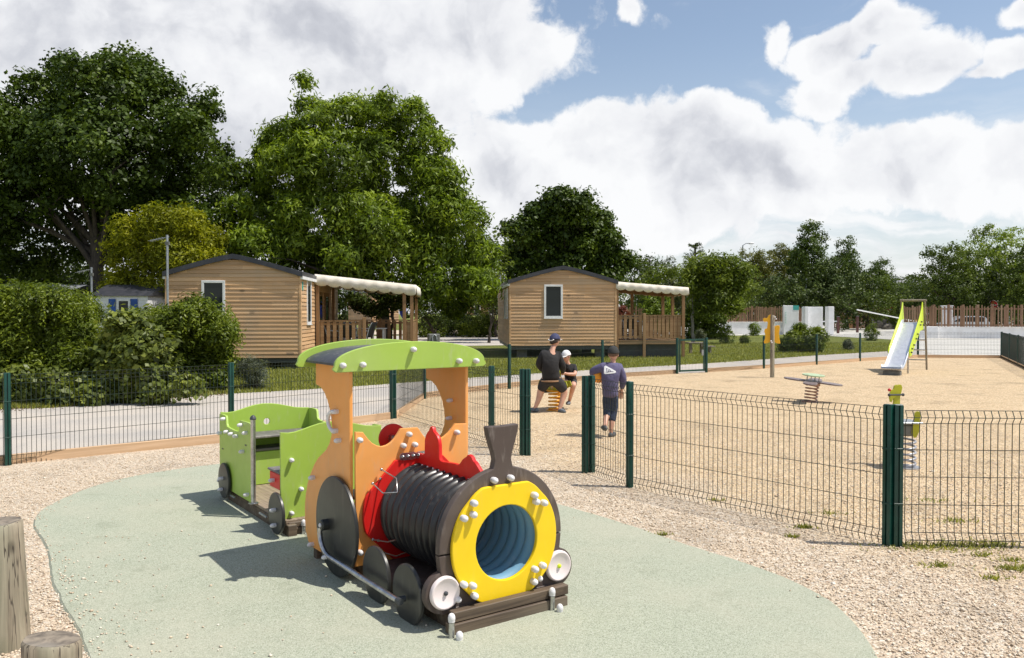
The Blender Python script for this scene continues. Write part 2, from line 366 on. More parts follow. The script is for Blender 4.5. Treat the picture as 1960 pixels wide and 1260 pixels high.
M['lf_ash'] = leafm('ash_leaves', L3((.155, .225, .020)), .36, .45, .35)
M['lf_lime'] = leafm('golden_leaves', L3((.215, .235, .012)), .38, .5, .25)
M['lf_hedge'] = leafm('privet_leaves', L3((.112, .155, .014)), .32, .45, .3)
M['lf_vine'] = leafm('broad_leaves', L3((.13, .165, .03)), .30, .45, .35)
M['lf_far'] = leafm('far_leaves', L3((.085, .125, .018)), .25, .5, .25)
M['lf_dark'] = leafm('dark_leaves', L3((.048, .075, .014)), .15, .5, .2)
M['lf_mid'] = leafm('mid_leaves', L3((.12, .165, .018)), .3, .5, .25)
M['lf_bright'] = leafm('bright_leaves', L3((.17, .235, .03)), .35)
M['lf_rust'] = leafm('rusty_leaves', L3((.12, .13, .025)), .3)
M['lf_grey'] = leafm('greyish_leaves', L3((.12, .14, .09)), .25)
M['lf_red'] = leafm('red_leaves', L3((.20, .05, .03)), .25)
M['grassblade'] = leafm('grass_blades', L3((.24, .255, .055), .7), .35)
M['bark'] = pm('bark', (.10, .08, .06), (.05, .04, .032), 9, .9, .1, bs=.8, bscale=14, bdist=.03, stretch=(1, 1, .25))
M['barkgrey'] = pm('grey_bark', (.24, .22, .19), (.13, .12, .10), 9, .9, .1, bs=.6, bscale=20, bdist=.02, stretch=(1, 1, .3))
# ================================================================== GROUND
def sheet(name, pts, z, mat, kind='structure'):
    me = bpy.data.meshes.new(name)
    me.from_pydata([(p[0], p[1], z) for p in pts], [], [tuple(range(len(pts)))]); me.update()
    if me.polygons[0].normal.z < 0: me.flip_normals()
    o = link(name, me, mat); o['kind'] = kind; return o
def grassm():
    m, g, b, o = newmat('lawn'); tc = g.n('ShaderNodeTexCoord'); v = tc.outputs['Object']
    n1 = g.noise(v, .45, 6, .65); n2 = g.noise(v, 14, 5, .7); n3 = g.noise(v, 1.6, 5, .6)
    c = g.ramp(n2, [(.3, (.06, .078, .014)), (.52, (.155, .18, .035)), (.72, (.24, .24, .07))])
    c = g.mix(g.mapr(n1, .45, .75), c, (.16, .155, .05)); c = g.mix(g.m('MULTIPLY', g.mapr(n3, .62, .78), .6), c, (.24, .19, .11))
    g.put(b.inputs['Base Color'], c); b.inputs['Roughness'].default_value = .9; b.inputs['Specular IOR Level'].default_value = .15
    bump(g, b, n2, .9, .05); return m
M['lawn'] = grassm()
def pathm(name, c1, c2, c3):
    m, g, b, o = newmat(name); tc = g.n('ShaderNodeTexCoord'); v = tc.outputs['Object']
    n1 = g.noise(v, .55, 6, .6, .4); n2 = g.noise(v, 42, 4, .75); n3 = g.noise(g.vm('MULTIPLY', v, (.8, .5, 1)), 1.7, 6, .65)
    c = g.mix(g.mapr(n1, .38, .66), c1, c2); c = g.mix(g.m('MULTIPLY', g.mapr(n3, .5, .75), .65), c, c3)
    c = g.mix(1., c, g.ramp(n2, [(.3, .66), (.5, .97), (.72, 1.)]), 'MULTIPLY')
    g.put(b.inputs['Base Color'], c); b.inputs['Roughness'].default_value = .9; b.inputs['Specular IOR Level'].default_value = .2
    bump(g, b, n2, .7, .008); return m
M['path'] = pathm('grey_grit', (.52, .47, .41), (.43, .40, .365), (.60, .52, .43))
M['road'] = pathm('pale_concrete', (.56, .54, .49), (.49, .475, .44), (.58, .55, .48))
def mixgravel():
    m, g, b, o = newmat('gravel'); tc = g.n('ShaderNodeTexCoord'); v = tc.outputs['Object']
    vd = g.vm('ADD', v, g.vm('SCALE', g.noise(v, 30, 3, color=True), sc=.012))
    vo = g.n('ShaderNodeTexVoronoi', feature='F1'); g.put(vo.inputs['Vector'], vd); vo.inputs['Scale'].default_value = 58
    sc = g.n('ShaderNodeSeparateColor'); g.nt.links.new(vo.outputs['Color'], sc.inputs[0])
    side = g.m('ADD', g.vm('DOT_PRODUCT', g.vm('SUBTRACT', v, (1.1, 8.0, 0)), (.80, .60, 0)), g.m('MULTIPLY', g.m('SUBTRACT', g.noise(v, .9, 4), .5), 2.2))
    c = g.mix(g.mapr(side, -.6, 1.0), g.ramp(sc.outputs[0], GC), g.ramp(sc.outputs[0], PC))
    patch = g.noise(v, 1.2, 6, .65); c = g.mix(1., c, g.ramp(patch, [(.32, .72), (.46, .97), (.7, 1.03)]), 'MULTIPLY')
    gr2 = g.noise(v, 26, 7, .8); c = g.mix(1., c, g.ramp(gr2, [(.34, .52), (.45, .90), (.60, 1.), (.68, 1.06)]), 'MULTIPLY')
    gr3 = g.noise(g.vm('MULTIPLY', v, (1., 1.8, 1.)), 5.5, 5, .7); c = g.mix(1., c, g.ramp(gr3, [(.30, .78), (.46, .99), (.7, 1.02)]), 'MULTIPLY')
    gap = g.mapr(vo.outputs['Distance'], .42, .78); c = g.mix(g.m('MULTIPLY', gap, .34), c, (.26, .19, .13))
    g.put(b.inputs['Base Color'], c); b.inputs['Roughness'].default_value = .9; b.inputs['Specular IOR Level'].default_value = .15
    h = g.m('ADD', g.m('SUBTRACT', 1., vo.outputs['Distance']), g.m('MULTIPLY', sc.outputs[1], .8)); h = g.m('ADD', h, g.m('MULTIPLY', g.noise(v, 2.2, 6, .62), 6.))
    bump(g, b, h, .95, .010); return m
M['mixgravel'] = mixgravel()
sheet('ground', [(-1400, -60), (1400, -60), (1400, 1600), (-1400, 1600)], -.012, M['lawn'])
EDGE = [(-8.6, 6.55), (-5.71, 9.05), (-3.77, 10.66), (-1.86, 13.17), (-1.74, 16.3), (-1.01, 17.42), (-.06, 18.65), (2.37, 21.30), (4.65, 22.92), (5.6, 23.50), (7.73, 25.0), (10.06, 26.9), (12.31, 28.8), (15.5, 31.1), (18.51, 30.82), (15.57, 24.76), (12.2, 18.0), (9.8, 13.2)]
gp = [(-9.5, -6), (9.8, -6)] + [(9.8, 13.2)] + EDGE[::-1][1:]
def ngon_sheet(name, pts, z, mat):
    from mathutils.geometry import tessellate_polygon
    vs = [Vector((p[0], p[1], z)) for p in pts]; tri = tessellate_polygon([vs])
    me = bpy.data.meshes.new(name); me.from_pydata([tuple(v) for v in vs], [], [tuple(t) for t in tri]); me.update()
    if me.polygons[0].normal.z < 0: me.flip_normals()
    o = link(name, me, mat); o['kind'] = 'structure'; return o
ngon_sheet('gravel', gp, .006, M['mixgravel'])
def gpx(L): return [tuple(G(x, y))[:2] for x, y in L]
up = gpx([(-400, 800), (-100, 787), (0, 783), (90, 781), (180, 775), (300, 764), (430, 754), (560, 747), (700, 738), (900, 723), (1130, 708), (1290, 699), (1360, 695), (1460, 688), (1562, 680), (1705, 672), (1745, 668)])
ngon_sheet('path', up + [(17.5, 33.5), (19.2, 31.4), (15.5, 30.6)] + [(x, y - .35) for x, y in EDGE[13:0:-1]] + [(-8.9, 6.2), (-14, 2.5)], -.004, M['path'])
rd = gpx([(1180, 650), (1300, 646), (1360, 643.5), (1488, 640.5), (1580, 643), (1705, 650), (1735, 657), (1744, 668)])
ngon_sheet('road', rd + [(17.5, 33.6), (18.9, 31.2), (16.2, 25.4), (13.5, 20), (17, 12), (60, 12), (150, 190), (20, 190), (5, 95)], .000, M['road'])
ngon_sheet('back_path', gpx([(560, 646), (1010, 639), (1010, 660), (760, 664), (560, 668)]), -.004, M['path'])
ngon_sheet('gravel_bank', gpx([(700, 634), (1010, 631), (1010, 638.8), (700, 642)]), .05, M['gravel'])
# expansion joints in the concrete road
mj = MB()
for yy in (34.5, 38.5, 43., 48.): mj.box(20.5 if yy > 40 else 19.6, 44, yy, yy + .05, .0015, .004)
o = mj.build('road_joint', pm('joint_tar', (.16, .16, .15), None, 5, .9), None, None); o['kind'] = 'structure'
# rubber safety mat: a long rounded shape round the train
TH = R(35.2766); TO = Vector((-.0352, 4.5016, 0)); TU = Vector((math.cos(TH), math.sin(TH), 0)); TW = Vector((-math.sin(TH), math.cos(TH), 0))
def TL(u, w, z=0.): return TO + TU * u + TW * w + Vector((0, 0, z))
def matm():
    m, g, b, o = newmat('rubber_mat'); tc = g.n('ShaderNodeTexCoord'); v = tc.outputs['Object']
    n = g.noise(v, 190, 3, .7); n1 = g.noise(v, .9, 6, .6); n4 = g.noise(v, 75, 4, .7)
    vo = g.n('ShaderNodeTexVoronoi'); g.put(vo.inputs['Vector'], v); vo.inputs['Scale'].default_value = 260
    sc = g.n('ShaderNodeSeparateColor'); g.nt.links.new(vo.outputs['Color'], sc.inputs[0])
    c = g.ramp(sc.outputs[0], [(0, (.17, .19, .135)), (.25, (.34, .365, .275)), (.7, (.395, .42, .32)), (1, (.54, .545, .45))])
    c = g.mix(g.m('MULTIPLY', g.mapr(n1, .4, .7), .45), c, (.47, .45, .35)); c = g.mix(1., c, g.ramp(n4, [(.3, .86), (.55, 1.)]), 'MULTIPLY')
    st = g.noise(v, 2.7, 5, .7); c = g.mix(g.m('MULTIPLY', g.mapr(st, .56, .74), .42), c, (.22, .24, .17))
    g.put(b.inputs['Base Color'], c); b.inputs['Roughness'].default_value = .92; b.inputs['Specular IOR Level'].default_value = .2
    bump(g, b, n, .7, .004); return m
M['mat'] = matm()
HW = 1.95
mo = []
for i in range(41):
    a = math.pi * i / 40; mo.append((HW * math.cos(a), 3.68 + HW * math.sin(a)))
for i in range(41):
    a = math.pi + math.pi * i / 40; mo.append((HW * math.cos(a) - (.06 if 1 else 0), -.02 + HW * math.sin(a)))
rr = random.Random(3)
mo2 = []
for i, (a, b_) in enumerate(mo):
    c = mo[(i + 1) % len(mo)]; n_ = max(1, int(math.dist((a, b_), c) / .12))
    for k in range(n_):
        x = a + (c[0] - a) * k / n_; y = b_ + (c[1] - b_) * k / n_; q = math.hypot(x, y - 1.8)
        j = .018 * math.sin(x * 2.3 + y * 3.1) + rr.uniform(-.008, .008); mo2.append((x + (x / q) * j, y + ((y - 1.8) / q) * j))
mo3 = [tuple(TL(*p))[:2] for p in mo2]
mb = MB(); n_ = len(mo3); ins = [tuple(TL(x * .992, 1.8 + (y - 1.8) * .996))[:2] for x, y in mo2]
mb.add([(p[0], p[1], .002) for p in mo3] + [(p[0], p[1], .020) for p in ins], [(i, (i + 1) % n_, n_ + (i + 1) % n_, n_ + i) for i in range(n_)] + [tuple(range(n_, 2 * n_))])
o = mb.build('rubber_surface', M['mat'], None, 20); o['kind'] = 'structure'
def in_mat(x, y, mg=0.):
    p = Vector((x, y, 0)) - TO; u = p.dot(TU); w = p.dot(TW)
    if w > 3.68: return math.hypot(u, w - 3.68) < HW + mg
    if w < -.02: return math.hypot(u + .06, w + .02) < HW + mg
    return abs(u) < HW + mg
# ------------------------------------------------------------------ instanced-by-numpy clutter
def set_tint(me, arr):
    at = me.attributes.new('tint', 'FLOAT', 'FACE'); at.data.foreach_set('value', np.asarray(arr, dtype=np.float32))
def np_mesh(name, verts, faces_per, nv, count, tint, mat, parent=None, sm=False):
    """verts (count*nv,3); faces_per: list of index tuples (same size) within one item"""
    fp = np.array(faces_per); k = fp.shape[1]; F = (fp[None] + (np.arange(count) * nv)[:, None, None]).reshape(-1, k)
    me = bpy.data.meshes.new(name); nf = len(F)
    me.vertices.add(len(verts)); me.vertices.foreach_set('co', verts.astype(np.float32).ravel())
    me.loops.add(nf * k); me.loops.foreach_set('vertex_index', F.astype(np.int32).ravel())
    me.polygons.add(nf); me.polygons.foreach_set('loop_start', (np.arange(nf) * k).astype(np.int32)); me.polygons.foreach_set('loop_total', np.full(nf, k, dtype=np.int32))
    me.update(); set_tint(me, np.repeat(tint, len(fp)))
    if sm: me.polygons.foreach_set('use_smooth', [True] * nf)
    return link(name, me, mat, parent)
def pebbles(name, P, size, seed, mat):
    rs = np.random.RandomState(seed); n = len(P)
    base = np.array([(1, 0, 0), (.3, .95, 0), (-.8, .6, 0), (-.8, -.6, 0), (.3, -.95, 0), (0, 0, 1), (0, 0, -1)], float)
    V = base[None] * (1 + rs.uniform(-.28, .28, (n, 7, 3))); s = size * rs.lognormal(0, .35, n)
    V = V * s[:, None, None] * np.stack([np.ones(n), rs.uniform(.6, 1, n), rs.uniform(.4, .7, n)], 1)[:, None]
    tx = rs.uniform(-.5, .5, n); a = rs.uniform(0, 6.283, n)
    y = V[..., 1] * np.cos(tx)[:, None] - V[..., 2] * np.sin(tx)[:, None]; z = V[..., 1] * np.sin(tx)[:, None] + V[..., 2] * np.cos(tx)[:, None]; x = V[..., 0]
    X = x * np.cos(a)[:, None] - y * np.sin(a)[:, None]; Y = x * np.sin(a)[:, None] + y * np.cos(a)[:, None]
    V = np.stack([X, Y, z], -1) + P[:, None]
    fc = [(i, (i + 1) % 5, 5) for i in range(5)] + [((i + 1) % 5, i, 6) for i in range(5)]
    o = np_mesh(name, V.reshape(-1, 3), fc, 7, n, rs.rand(n), mat); o['kind'] = 'stuff'; return o
rs = np.random.RandomState(5); pts = []
def fence_side(x, y): return (x - 1.1) * .80 + (y - 8.0) * .60
N = 420000
xs = rs.uniform(-8, 7, N); ys = rs.uniform(2.9, 12.5, N); keep = rs.rand(N)
for x, y, k in zip(xs, ys, keep):
    if abs(x) > .66 * y + .4: continue
    if k > min(1., (4.2 / y) ** 1.5): continue
    if in_mat(x, y, .015): continue
    # inside the edging boards only
    if x < -1.86 and (y - 13.17) > (x + 1.86) * 1.31: continue
    if x < -3.77 and (y - 10.66) > (x + 3.77) * .83: continue
    pts.append((x, y, .006 + rs.uniform(0, .007)))
pebbles('loose_gravel', np.array(pts), .0062, 11, M['pebble'])
pts = []
for i in range(60000):
    x = rs.uniform(-4.5, 2); y = rs.uniform(2.8, 10)
    if not in_mat(x, y, 0): continue
    p = Vector((x, y, 0)) - TO; u = p.dot(TU); w = p.dot(TW)
    dd = HW - (abs(u) if -.02 < w < 3.68 else math.hypot(u, w - 3.68) if w > 3.68 else math.hypot(u, w + .02))
    left = u < 0 and w < 2.6
    pr = .55 * math.exp(-dd / (.035)) + (.22 * math.exp(-dd / .22) if left else 0) + (.035 * math.exp(-dd / .7) if u < 0 else .0005) + .0004
    if rs.rand() < pr: pts.append((x, y, .024))
pebbles('stray_pebbles', np.array(pts), .0062, 12, M['pebble'])
def blades(name, P, h, w, seed, mat, lean=.5):
    rs = np.random.RandomState(seed); n = len(P); a = rs.uniform(0, 6.283, n); hh = h * rs.uniform(.5, 1.3, n); le = rs.uniform(0, lean, n) * hh; b = rs.uniform(0, 6.283, n)
    d = np.stack([np.cos(a), np.sin(a), 0 * a], 1) * (w / 2); tip = np.stack([np.cos(b) * le, np.sin(b) * le, hh], 1)
    V = np.stack([P - d, P + d, P + tip * .6 + d * .6, P + tip], 1)
    return np_mesh(name, V.reshape(-1, 3), [(0, 1, 2, 3)], 4, n, rs.rand(n), mat)
def inpoly(x, y, P):
    c = False; j = len(P) - 1
    for i in range(len(P)):
        if (P[i][1] > y) != (P[j][1] > y) and x < (P[j][0] - P[i][0]) * (y - P[i][1]) / (P[j][1] - P[i][1]) + P[i][0]: c = not c
        j = i
    return c
up2 = [(x, y + .02) for x, y in up[2:]]
lawnP = up2 + gpx([(1741, 660), (1705, 650), (1580, 643), (1488, 640.5), (1360, 643.5), (1300, 650)]) + [(7, 33), (-10, 27), (-16, 22)]
pts = []
for i in range(260000):
    t = rs.rand(); y = 13.5 + 34 * t ** 1.5; x = rs.uniform(-.66, .6) * y
    if y > 48 or not inpoly(x, y, lawnP): continue
    pts.append((x, y, -.012))
pts = np.array(pts); o = blades('lawn_grass', pts, .075, .022, 8, M['grassblade'], .9); o['kind'] = 'stuff'
# grass tufts along the path edge
pts = []
for i in range(len(up) - 1):
    a, b = Vector(up[i]), Vector(up[i + 1]); L = (b - a).length
    for k in range(int(L * 60)):
        p = a.lerp(b, rs.rand()); pts.append((p.x + rs.normal(0, .10), p.y + rs.normal(.05, .14), -.006))
o = blades('verge_grass', np.array(pts), .07, .02, 9, M['grassblade'], 1.1); o['kind'] = 'stuff'
pts = []
for i in range(5200):
    x = rs.uniform(-60, 440); y = 783 - max(0, x) * .068 + rs.normal(-6, 5); c = G(x, y); pts.append((c.x, c.y, .0))
o = blades('leaf_litter', np.array(pts), .02, .03, 19, pm('dead_leaves', (.16, .10, .05), (.08, .055, .03), 9, .9), 2.5); o['kind'] = 'stuff'
# weeds growing through the gravel by the near fence
pts = []
for (x, y, n, s) in [(1750, 1048, 160, .12), (1800, 1050, 200, .14), (1860, 1048, 260, .16), (1905, 1045, 160, .1), (1540, 1012, 120, .04), (1515, 1030, 60, .03), (1800, 1086, 90, .05), (1880, 1066, 60, .04),
                     (1935, 1092, 160, .06), (1960, 1090, 90, .05), (1900, 1110, 60, .04), (1268, 1026, 60, .03), (1780, 960, 60, .1), (1830, 1000, 90, .12), (1590, 985, 50, .06), (1940, 1076, 80, .05), (1370, 960, 40, .05)]:
    c = G(x, y)
    for k in range(n): pts.append((c.x + rs.normal(0, s) * rs.choice([.5, 1, 1.8]), c.y + rs.normal(0, s * .45), .006))
o = blades('gravel_weeds', np.array(pts), .028, .011, 10, M['grassblade'], 1.8); o['kind'] = 'stuff'
# ------------------------------------------------------------------ timber edging boards
def edging(name, pts, label, h=.115):
    t = thing(name, label, 'edging board', (pts[0][0], pts[0][1], 0))
    for a, b in zip(pts, pts[1:]):
        a = Vector((*a, 0)); b = Vector((*b, 0)); L = (b - a).length; n = max(1, round(L / 3.2))
        for k in range(n):
            p = a.lerp(b, k / n); ang = math.atan2(b.y - a.y, b.x - a.x); m = MB().box(0, L / n - .006, 0, .045, -.03, h, .005)
            me = m.mesh('board', 30); o = link('board', me, M['timber'], t); o.location = p - Vector(t.location); o.rotation_euler = (0, rr.uniform(-.002, .002), ang)
edging('timber_edging', EDGE[0:4], 'orange pine edging board along the left side of the gravel, below the fence')
edging('timber_edging', EDGE[3:9], 'pine edging board behind the train cab and the two boys, below the far wire fence')
edging('timber_edging', EDGE[9:15], 'pine edging board behind the slide and the giraffe post')
edging('timber_edging', EDGE[14:18], 'weathered edging board turning back at the far right corner of the play area')
# ================================================================== WIRE FENCES
pc = [(-.030, -.024), (-.006, -.027), (-.006, -.012), (.006, -.012), (.006, -.027), (.030, -.024), (.031, .024), (.006, .027), (.006, .012), (-.006, .012), (-.006, .027), (-.031, .024)]
def post(p, ang, h, parent, half=False, dz=.0, mt=None):
    m = MB(); n = len(pc); P = [(x, y, -.05) for x, y in pc] + [(x, y, h) for x, y in pc] + [(x * .97, y * .97, h + .004) for x, y in pc]
    F = [(i, (i + 1) % n, n + (i + 1) % n, n + i) for i in range(n)] + [(n + i, n + (i + 1) % n, 2 * n + (i + 1) % n, 2 * n + i) for i in range(n)] + [tuple(range(2 * n, 3 * n))]
    m.add(P, F)
    m.box(-.029, .029, -.022, .022, h - .002, h + .0095, .003)
    o = m.build('fence_post', M['fence'], parent, 30); o.location = Vector((p[0], p[1], 0)) - Vector(parent.location); o.rotation_euler = (0, 0, ang)
    for z in (.31, .71): MB().box(-.033, .033, -.029, .029, z, z + .014, .002).build('clip', M['fence'], o, 0)
    return o
ZL = [1.0, .95, .905, .71, .51, .305, .10, .05, .0]
def wires(p, q, parent, h=1.0, side=1, off=.02, gap=.04, r=.0031, n=4, rv=None, sp=.05):
    p = Vector((p[0], p[1], 0)); q = Vector((q[0], q[1], 0)); d = (q - p).normalized(); nn = Vector((d.y, -d.x, 0)) * side; L = (q - p).length; m = MB(); rv = rv or r
    a = p + d * gap; Lw = L - 2 * gap; o0 = Vector(parent.location); k = max(2, round(Lw / sp)); V = .028
    dep = lambda z: V if abs(z - .95) < .01 or abs(z - .05) < .01 else 0
    for z in ZL:
        if z == 0. : continue
        off = nn * dep(z) + Vector((0, 0, z * h + .012)); m.tube([a + off - o0, a + d * Lw + off - o0], r, n, False)
    for i in range(k + 1):
        b = a + d * (Lw * i / k)
        m.tube([b + nn * (dep(z) + r * 1.3) + Vector((0, 0, (z if z else .0) * h + (.012 if z else .0))) - o0 for z in (1.0, .95, .905, .10, .05, .0)], rv, n, False)
    return m.build('wire_panel', M['wire'], parent, 60)
def fence(label, pts, h=1.0, side=1, dbl=(), skipposts=(), r=.0031, group=None):
    t = thing('wire_fence', label, 'wire fence', (pts[0][0], pts[0][1], 0), 0, group)
    for i, p in enumerate(pts):
        q0 = Vector(pts[max(i - 1, 0)]); q1 = Vector(pts[min(i + 1, len(pts) - 1)]); ang = math.atan2(q1.y - q0.y, q1.x - q0.x)
        if i in dbl:
            d = Vector((math.cos(ang), math.sin(ang))) * .030
            a1 = math.atan2(pts[i][1] - pts[i - 1][1], pts[i][0] - pts[i - 1][0]) if i else ang
            post((p[0] - d.x, p[1] - d.y), ang + (.5 if i else .0), h + .03, t); post((p[0] + d.x, p[1] + d.y), ang - .3, h + .03, t)
        elif i not in skipposts: post(p, ang, h + .03, t)
    for a, b in zip(pts, pts[1:]): wires(a, b, t, h, side, r=r)
    return t
def g2(x, y): p = G(x, y); return (p.x, p.y)
pA = [g2(15, 892), g2(443, 842), g2(752, 802)]
pA = [(pA[0][0] - 1.95, pA[0][1] - 1.55)] + pA
fence('green wire fence with folded mesh along the left edge, in front of the hedge', pA, 1.0, -1, dbl=(3,))
pB = [(pA[3][0] + .10, pA[3][1] - .02), g2(878, 836), g2(941, 858), g2(1005, 873)]
t = thing('wire_fence', 'green wire fence running from the rear corner past the train chimney to the entrance gap', 'wire fence', (pB[0][0], pB[0][1], 0))
post(pB[2], .8, 1.03, t)
for s_ in (-1, 1): post((pB[3][0] + s_ * .034, pB[3][1]), .15 * s_, 1.03, t)
for a, b in ((pB[0], pB[2]), (pB[2], pB[3])): wires(a, b, t, 1.0, 1)
pC = [(pA[3][0] + .05, pA[3][1] + .12), g2(813, 764), g2(975, 745), g2(1153, 725), g2(1296, 716)]
fence('green wire fence behind the three boys, left of the small gate', pC, .97, -1, skipposts=(0,), r=.0027)
pD = [g2(1352, 713.5), g2(1462, 706), g2(1563, 698.5), g2(1646, 692), g2(1757, 684.5), g2(1917, 686)]
fence('green wire fence behind the slide and the giraffe post, right of the small gate', pD, .97, -1, r=.0027)
e = Vector(pD[-1]); dr = Vector((15.57 - 18.51, 24.76 - 30.82)).normalized()
pE = [tuple(e + dr * q) for q in (.0, 2.6, 5.1, 7.6, 10.1, 12.6)]
fence('green wire fence closing the far right corner of the play area, seen almost edge-on', pE, .97, 1, skipposts=(0,), r=.0027)
p1, p2, p3 = g2(1127, 906), g2(1205, 934), g2(1708, 1047)
t = thing('wire_fence', 'green wire fence panels across the foreground from the entrance gap to the thick double post', 'wire fence', (p1[0], p1[1], 0))
a1 = math.atan2(p2[1] - p1[1], p2[0] - p1[0])
post((p1[0] - .045, p1[1] - .02), a1 + .9, 1.03, t); post((p1[0] + .03, p1[1] + .02), a1 + .3, 1.03, t); post(p2, a1, 1.03, t)
post((p3[0] - .03, p3[1] + .012), a1 + .2, 1.03, t); post((p3[0] + .034, p3[1]), -.1, 1.03, t)
wires(p1, p2, t, 1.0, 1, gap=.06); wires(p2, p3, t, 1.0, 1, gap=.045)
p4 = (p3[0] + 2.5, p3[1] - .14)
t = thing('wire_fence', 'green wire fence panel at the right edge, right of the thick double post', 'wire fence', (p3[0], p3[1], 0))
wires((p3[0] + .06, p3[1] - .01), p4, t, .985, 1, gap=.02); post(p4, 0, 1.03, t)
# the small gate in the far fence
ga, gb = Vector((*pC[-1], 0)), Vector((*pD[0], 0)); gd = (gb - ga).normalized()
t = thing('wire_gate', 'small green framed wire gate standing in the far fence', 'gate', ga)
fm = MB(); x0 = gd * .09; x1 = (gb - ga) - gd * .09
for z in (.08, .95): fm.bar(x0 + Vector((0, 0, z)), x1 + Vector((0, 0, z)), .04, .05)
for p in (x0, x1): fm.bar(p + Vector((0, 0, .05)), p + Vector((0, 0, .98)), .045, .045)
fm.build('gate_frame', M['fence'], t)
im = MB(); n_ = int((x1 - x0).length / .05)
for i in range(1, n_):
    p = x0.lerp(x1, i / n_); im.tube([p + Vector((0, 0, .1)), p + Vector((0, 0, .94))], .0024, 4, False)
for z in (.3, .5, .72): im.tube([x0 + Vector((0, 0, z)), x1 + Vector((0, 0, z))], .0024, 4, False)
im.build('wire_infill', M['wire'], t, 60)
lk = MB().bar(x1 + Vector((-.05, -.04, .5)), x1 + Vector((-.05, -.04, .66)), .05, .05); lk.build('latch', M['galv'], t)
# ================================================================== LOG BOLLARDS
def log(label, c, r, h, lean=(0, 0), seed=1, cut=0):
    t = thing('log_bollard', label, 'log bollard', (c[0], c[1], 0)); rs_ = random.Random(seed); m = MB(); n = 40; P = []; zs = [-.1 + (h + .1) * i / 12 for i in range(13)]
    ph = [rs_.uniform(0, 6) for _ in range(4)]
    zs = zs[:-1] + [h - .012, h]
    for i, z in enumerate(zs):
        k = .93 if i == len(zs) - 1 else 1.
        for j in range(n):
            a = 2 * math.pi * j / n; q = r * k * (1 + .018 * math.sin(2 * a + ph[0]) + .012 * math.sin(5 * a + ph[1] + z) - (.035 if (j == 7 or j == 22) else 0))
            zz = z + (cut * math.cos(a - .6) * r if i >= len(zs) - 2 else 0); P.append((q * math.cos(a) + lean[0] * z, q * math.sin(a) + lean[1] * z, zz))
    F = []
    for i in range(len(zs) - 1):
        for j in range(n): F.append((i * n + j, i * n + (j + 1) % n, i * n + n + (j + 1) % n, i * n + n + j))
    m.add(P, F).build('log', M['bollard'], t, 50)
    m2 = MB(); b = (len(zs) - 1) * n; m2.add([(P[b + j][0], P[b + j][1], P[b + j][2] + .0005) for j in range(n)] + [(lean[0] * h, lean[1] * h, h + .002)], [(j, (j + 1) % n, n) for j in range(n)]).build('cut_end', M['logend'], t, 50)
    return t
log('tall weathered wooden log bollard cut off by the left edge of the picture', (-2.575, 4.12), .110, .64, (-.06, 0), 3, .06)
log('short weathered log bollard in the bottom left corner, in front of the taller one', (-1.775, 3.12), .102, .445, (0, 0), 8, -.12)
# ================================================================== PLAYGROUND TRAIN (own axes: x across, y backwards, z up)
def fr(o): return mats_frame(o, (1, 0, 0), (0, 0, 1))        # outline (x,z) facing the front; thickness along y
def sd_(o): return mats_frame(o, (0, 1, 0), (0, 0, 1))       # outline (y,z); thickness along x
Z0 = .012
T = thing('toy_locomotive', 'colourful wooden playground locomotive with yellow nose ring, black tunnel, orange cab and green roof', 'playground train', (TO.x, TO.y, .014), TH)
CAPS = []
def cap(p, nrm, r=.019, parent=None, mat='cap'):
    r *= .92; nrm = Vector(nrm); q = nrm.to_track_quat('Z', 'Y').to_matrix().to_4x4()
    m = MB(); m.lathe([(r * .92, 0), (r * .92, .010), (r, .014), (r * .99, .024), (r * .86, .034), (r * .6, .041), (r * .3, .0445), (1e-4, .045)], 16, Matrix.Translation(p) @ q)
    return m.build('bolt_cap', M[mat], parent or T)
# front board: round body with chimney, lamps ears
def arcpts(cx, cz, r, a0, a1, n=24): return [(cx + r * math.cos(R(a0 + (a1 - a0) * i / n)), cz + r * math.sin(R(a0 + (a1 - a0) * i / n))) for i in range(n + 1)]
rt = arcpts(0, .42, .412, 2, 80.5, 26)
up_ = rt + [(.062, .845), (.056, .875), (.060, .90), (.082, .965), (.099, 1.02), (.106, 1.058), (.098, 1.064), (0, 1.060), (-.098, 1.064), (-.106, 1.058), (-.099, 1.02), (-.082, .965), (-.060, .90), (-.056, .875), (-.062, .845)] + [(-x, z) for x, z in rt[::-1]]
th_ = .045
link('front_board', panel([(.412, .405)] + up_ + [(-.412, .405)] + arcpts(0, .42, .236, 183.5, -3.5, 30), [], th_, .006, fr((0, .045, 0))), M['brown'], T)
lo = [(-.412, .398), (-.405, .335), (-.40, .30)] + arcpts(-.384, .2, .112, 100, 262, 16) + [(-.35, .088), (.35, .088)] + arcpts(.384, .2, .112, -82, 80, 16) + [(.40, .30), (.405, .335), (.412, .398)]
link('lower_front_board', panel(lo + arcpts(0, .42, .236, -5.5, -174.5, 24), [], th_, .006, fr((0, .046, 0))), M['brown'], T)
# yellow nose ring
yo = []
for i in range(96):
    a = 2 * math.pi * i / 96; x = .352 * math.cos(a); z = .352 * math.sin(a); yo.append((x, z))
def clipz(P, zl, dia):
    out = []
    for x, z in P:
        z = max(-zl, min(zl, z)); s = abs(x) + abs(z)
        if s > dia: k = dia / s; x *= k; z *= k
        out.append((x, .42 + z))
    return out
yo = clipz(yo, .318, .492)
link('nose_ring', panel(yo, [circ(0.004, .415, .207, 48)], .026, .006, fr((0.004, .008, 0))), M['yellow'], T)
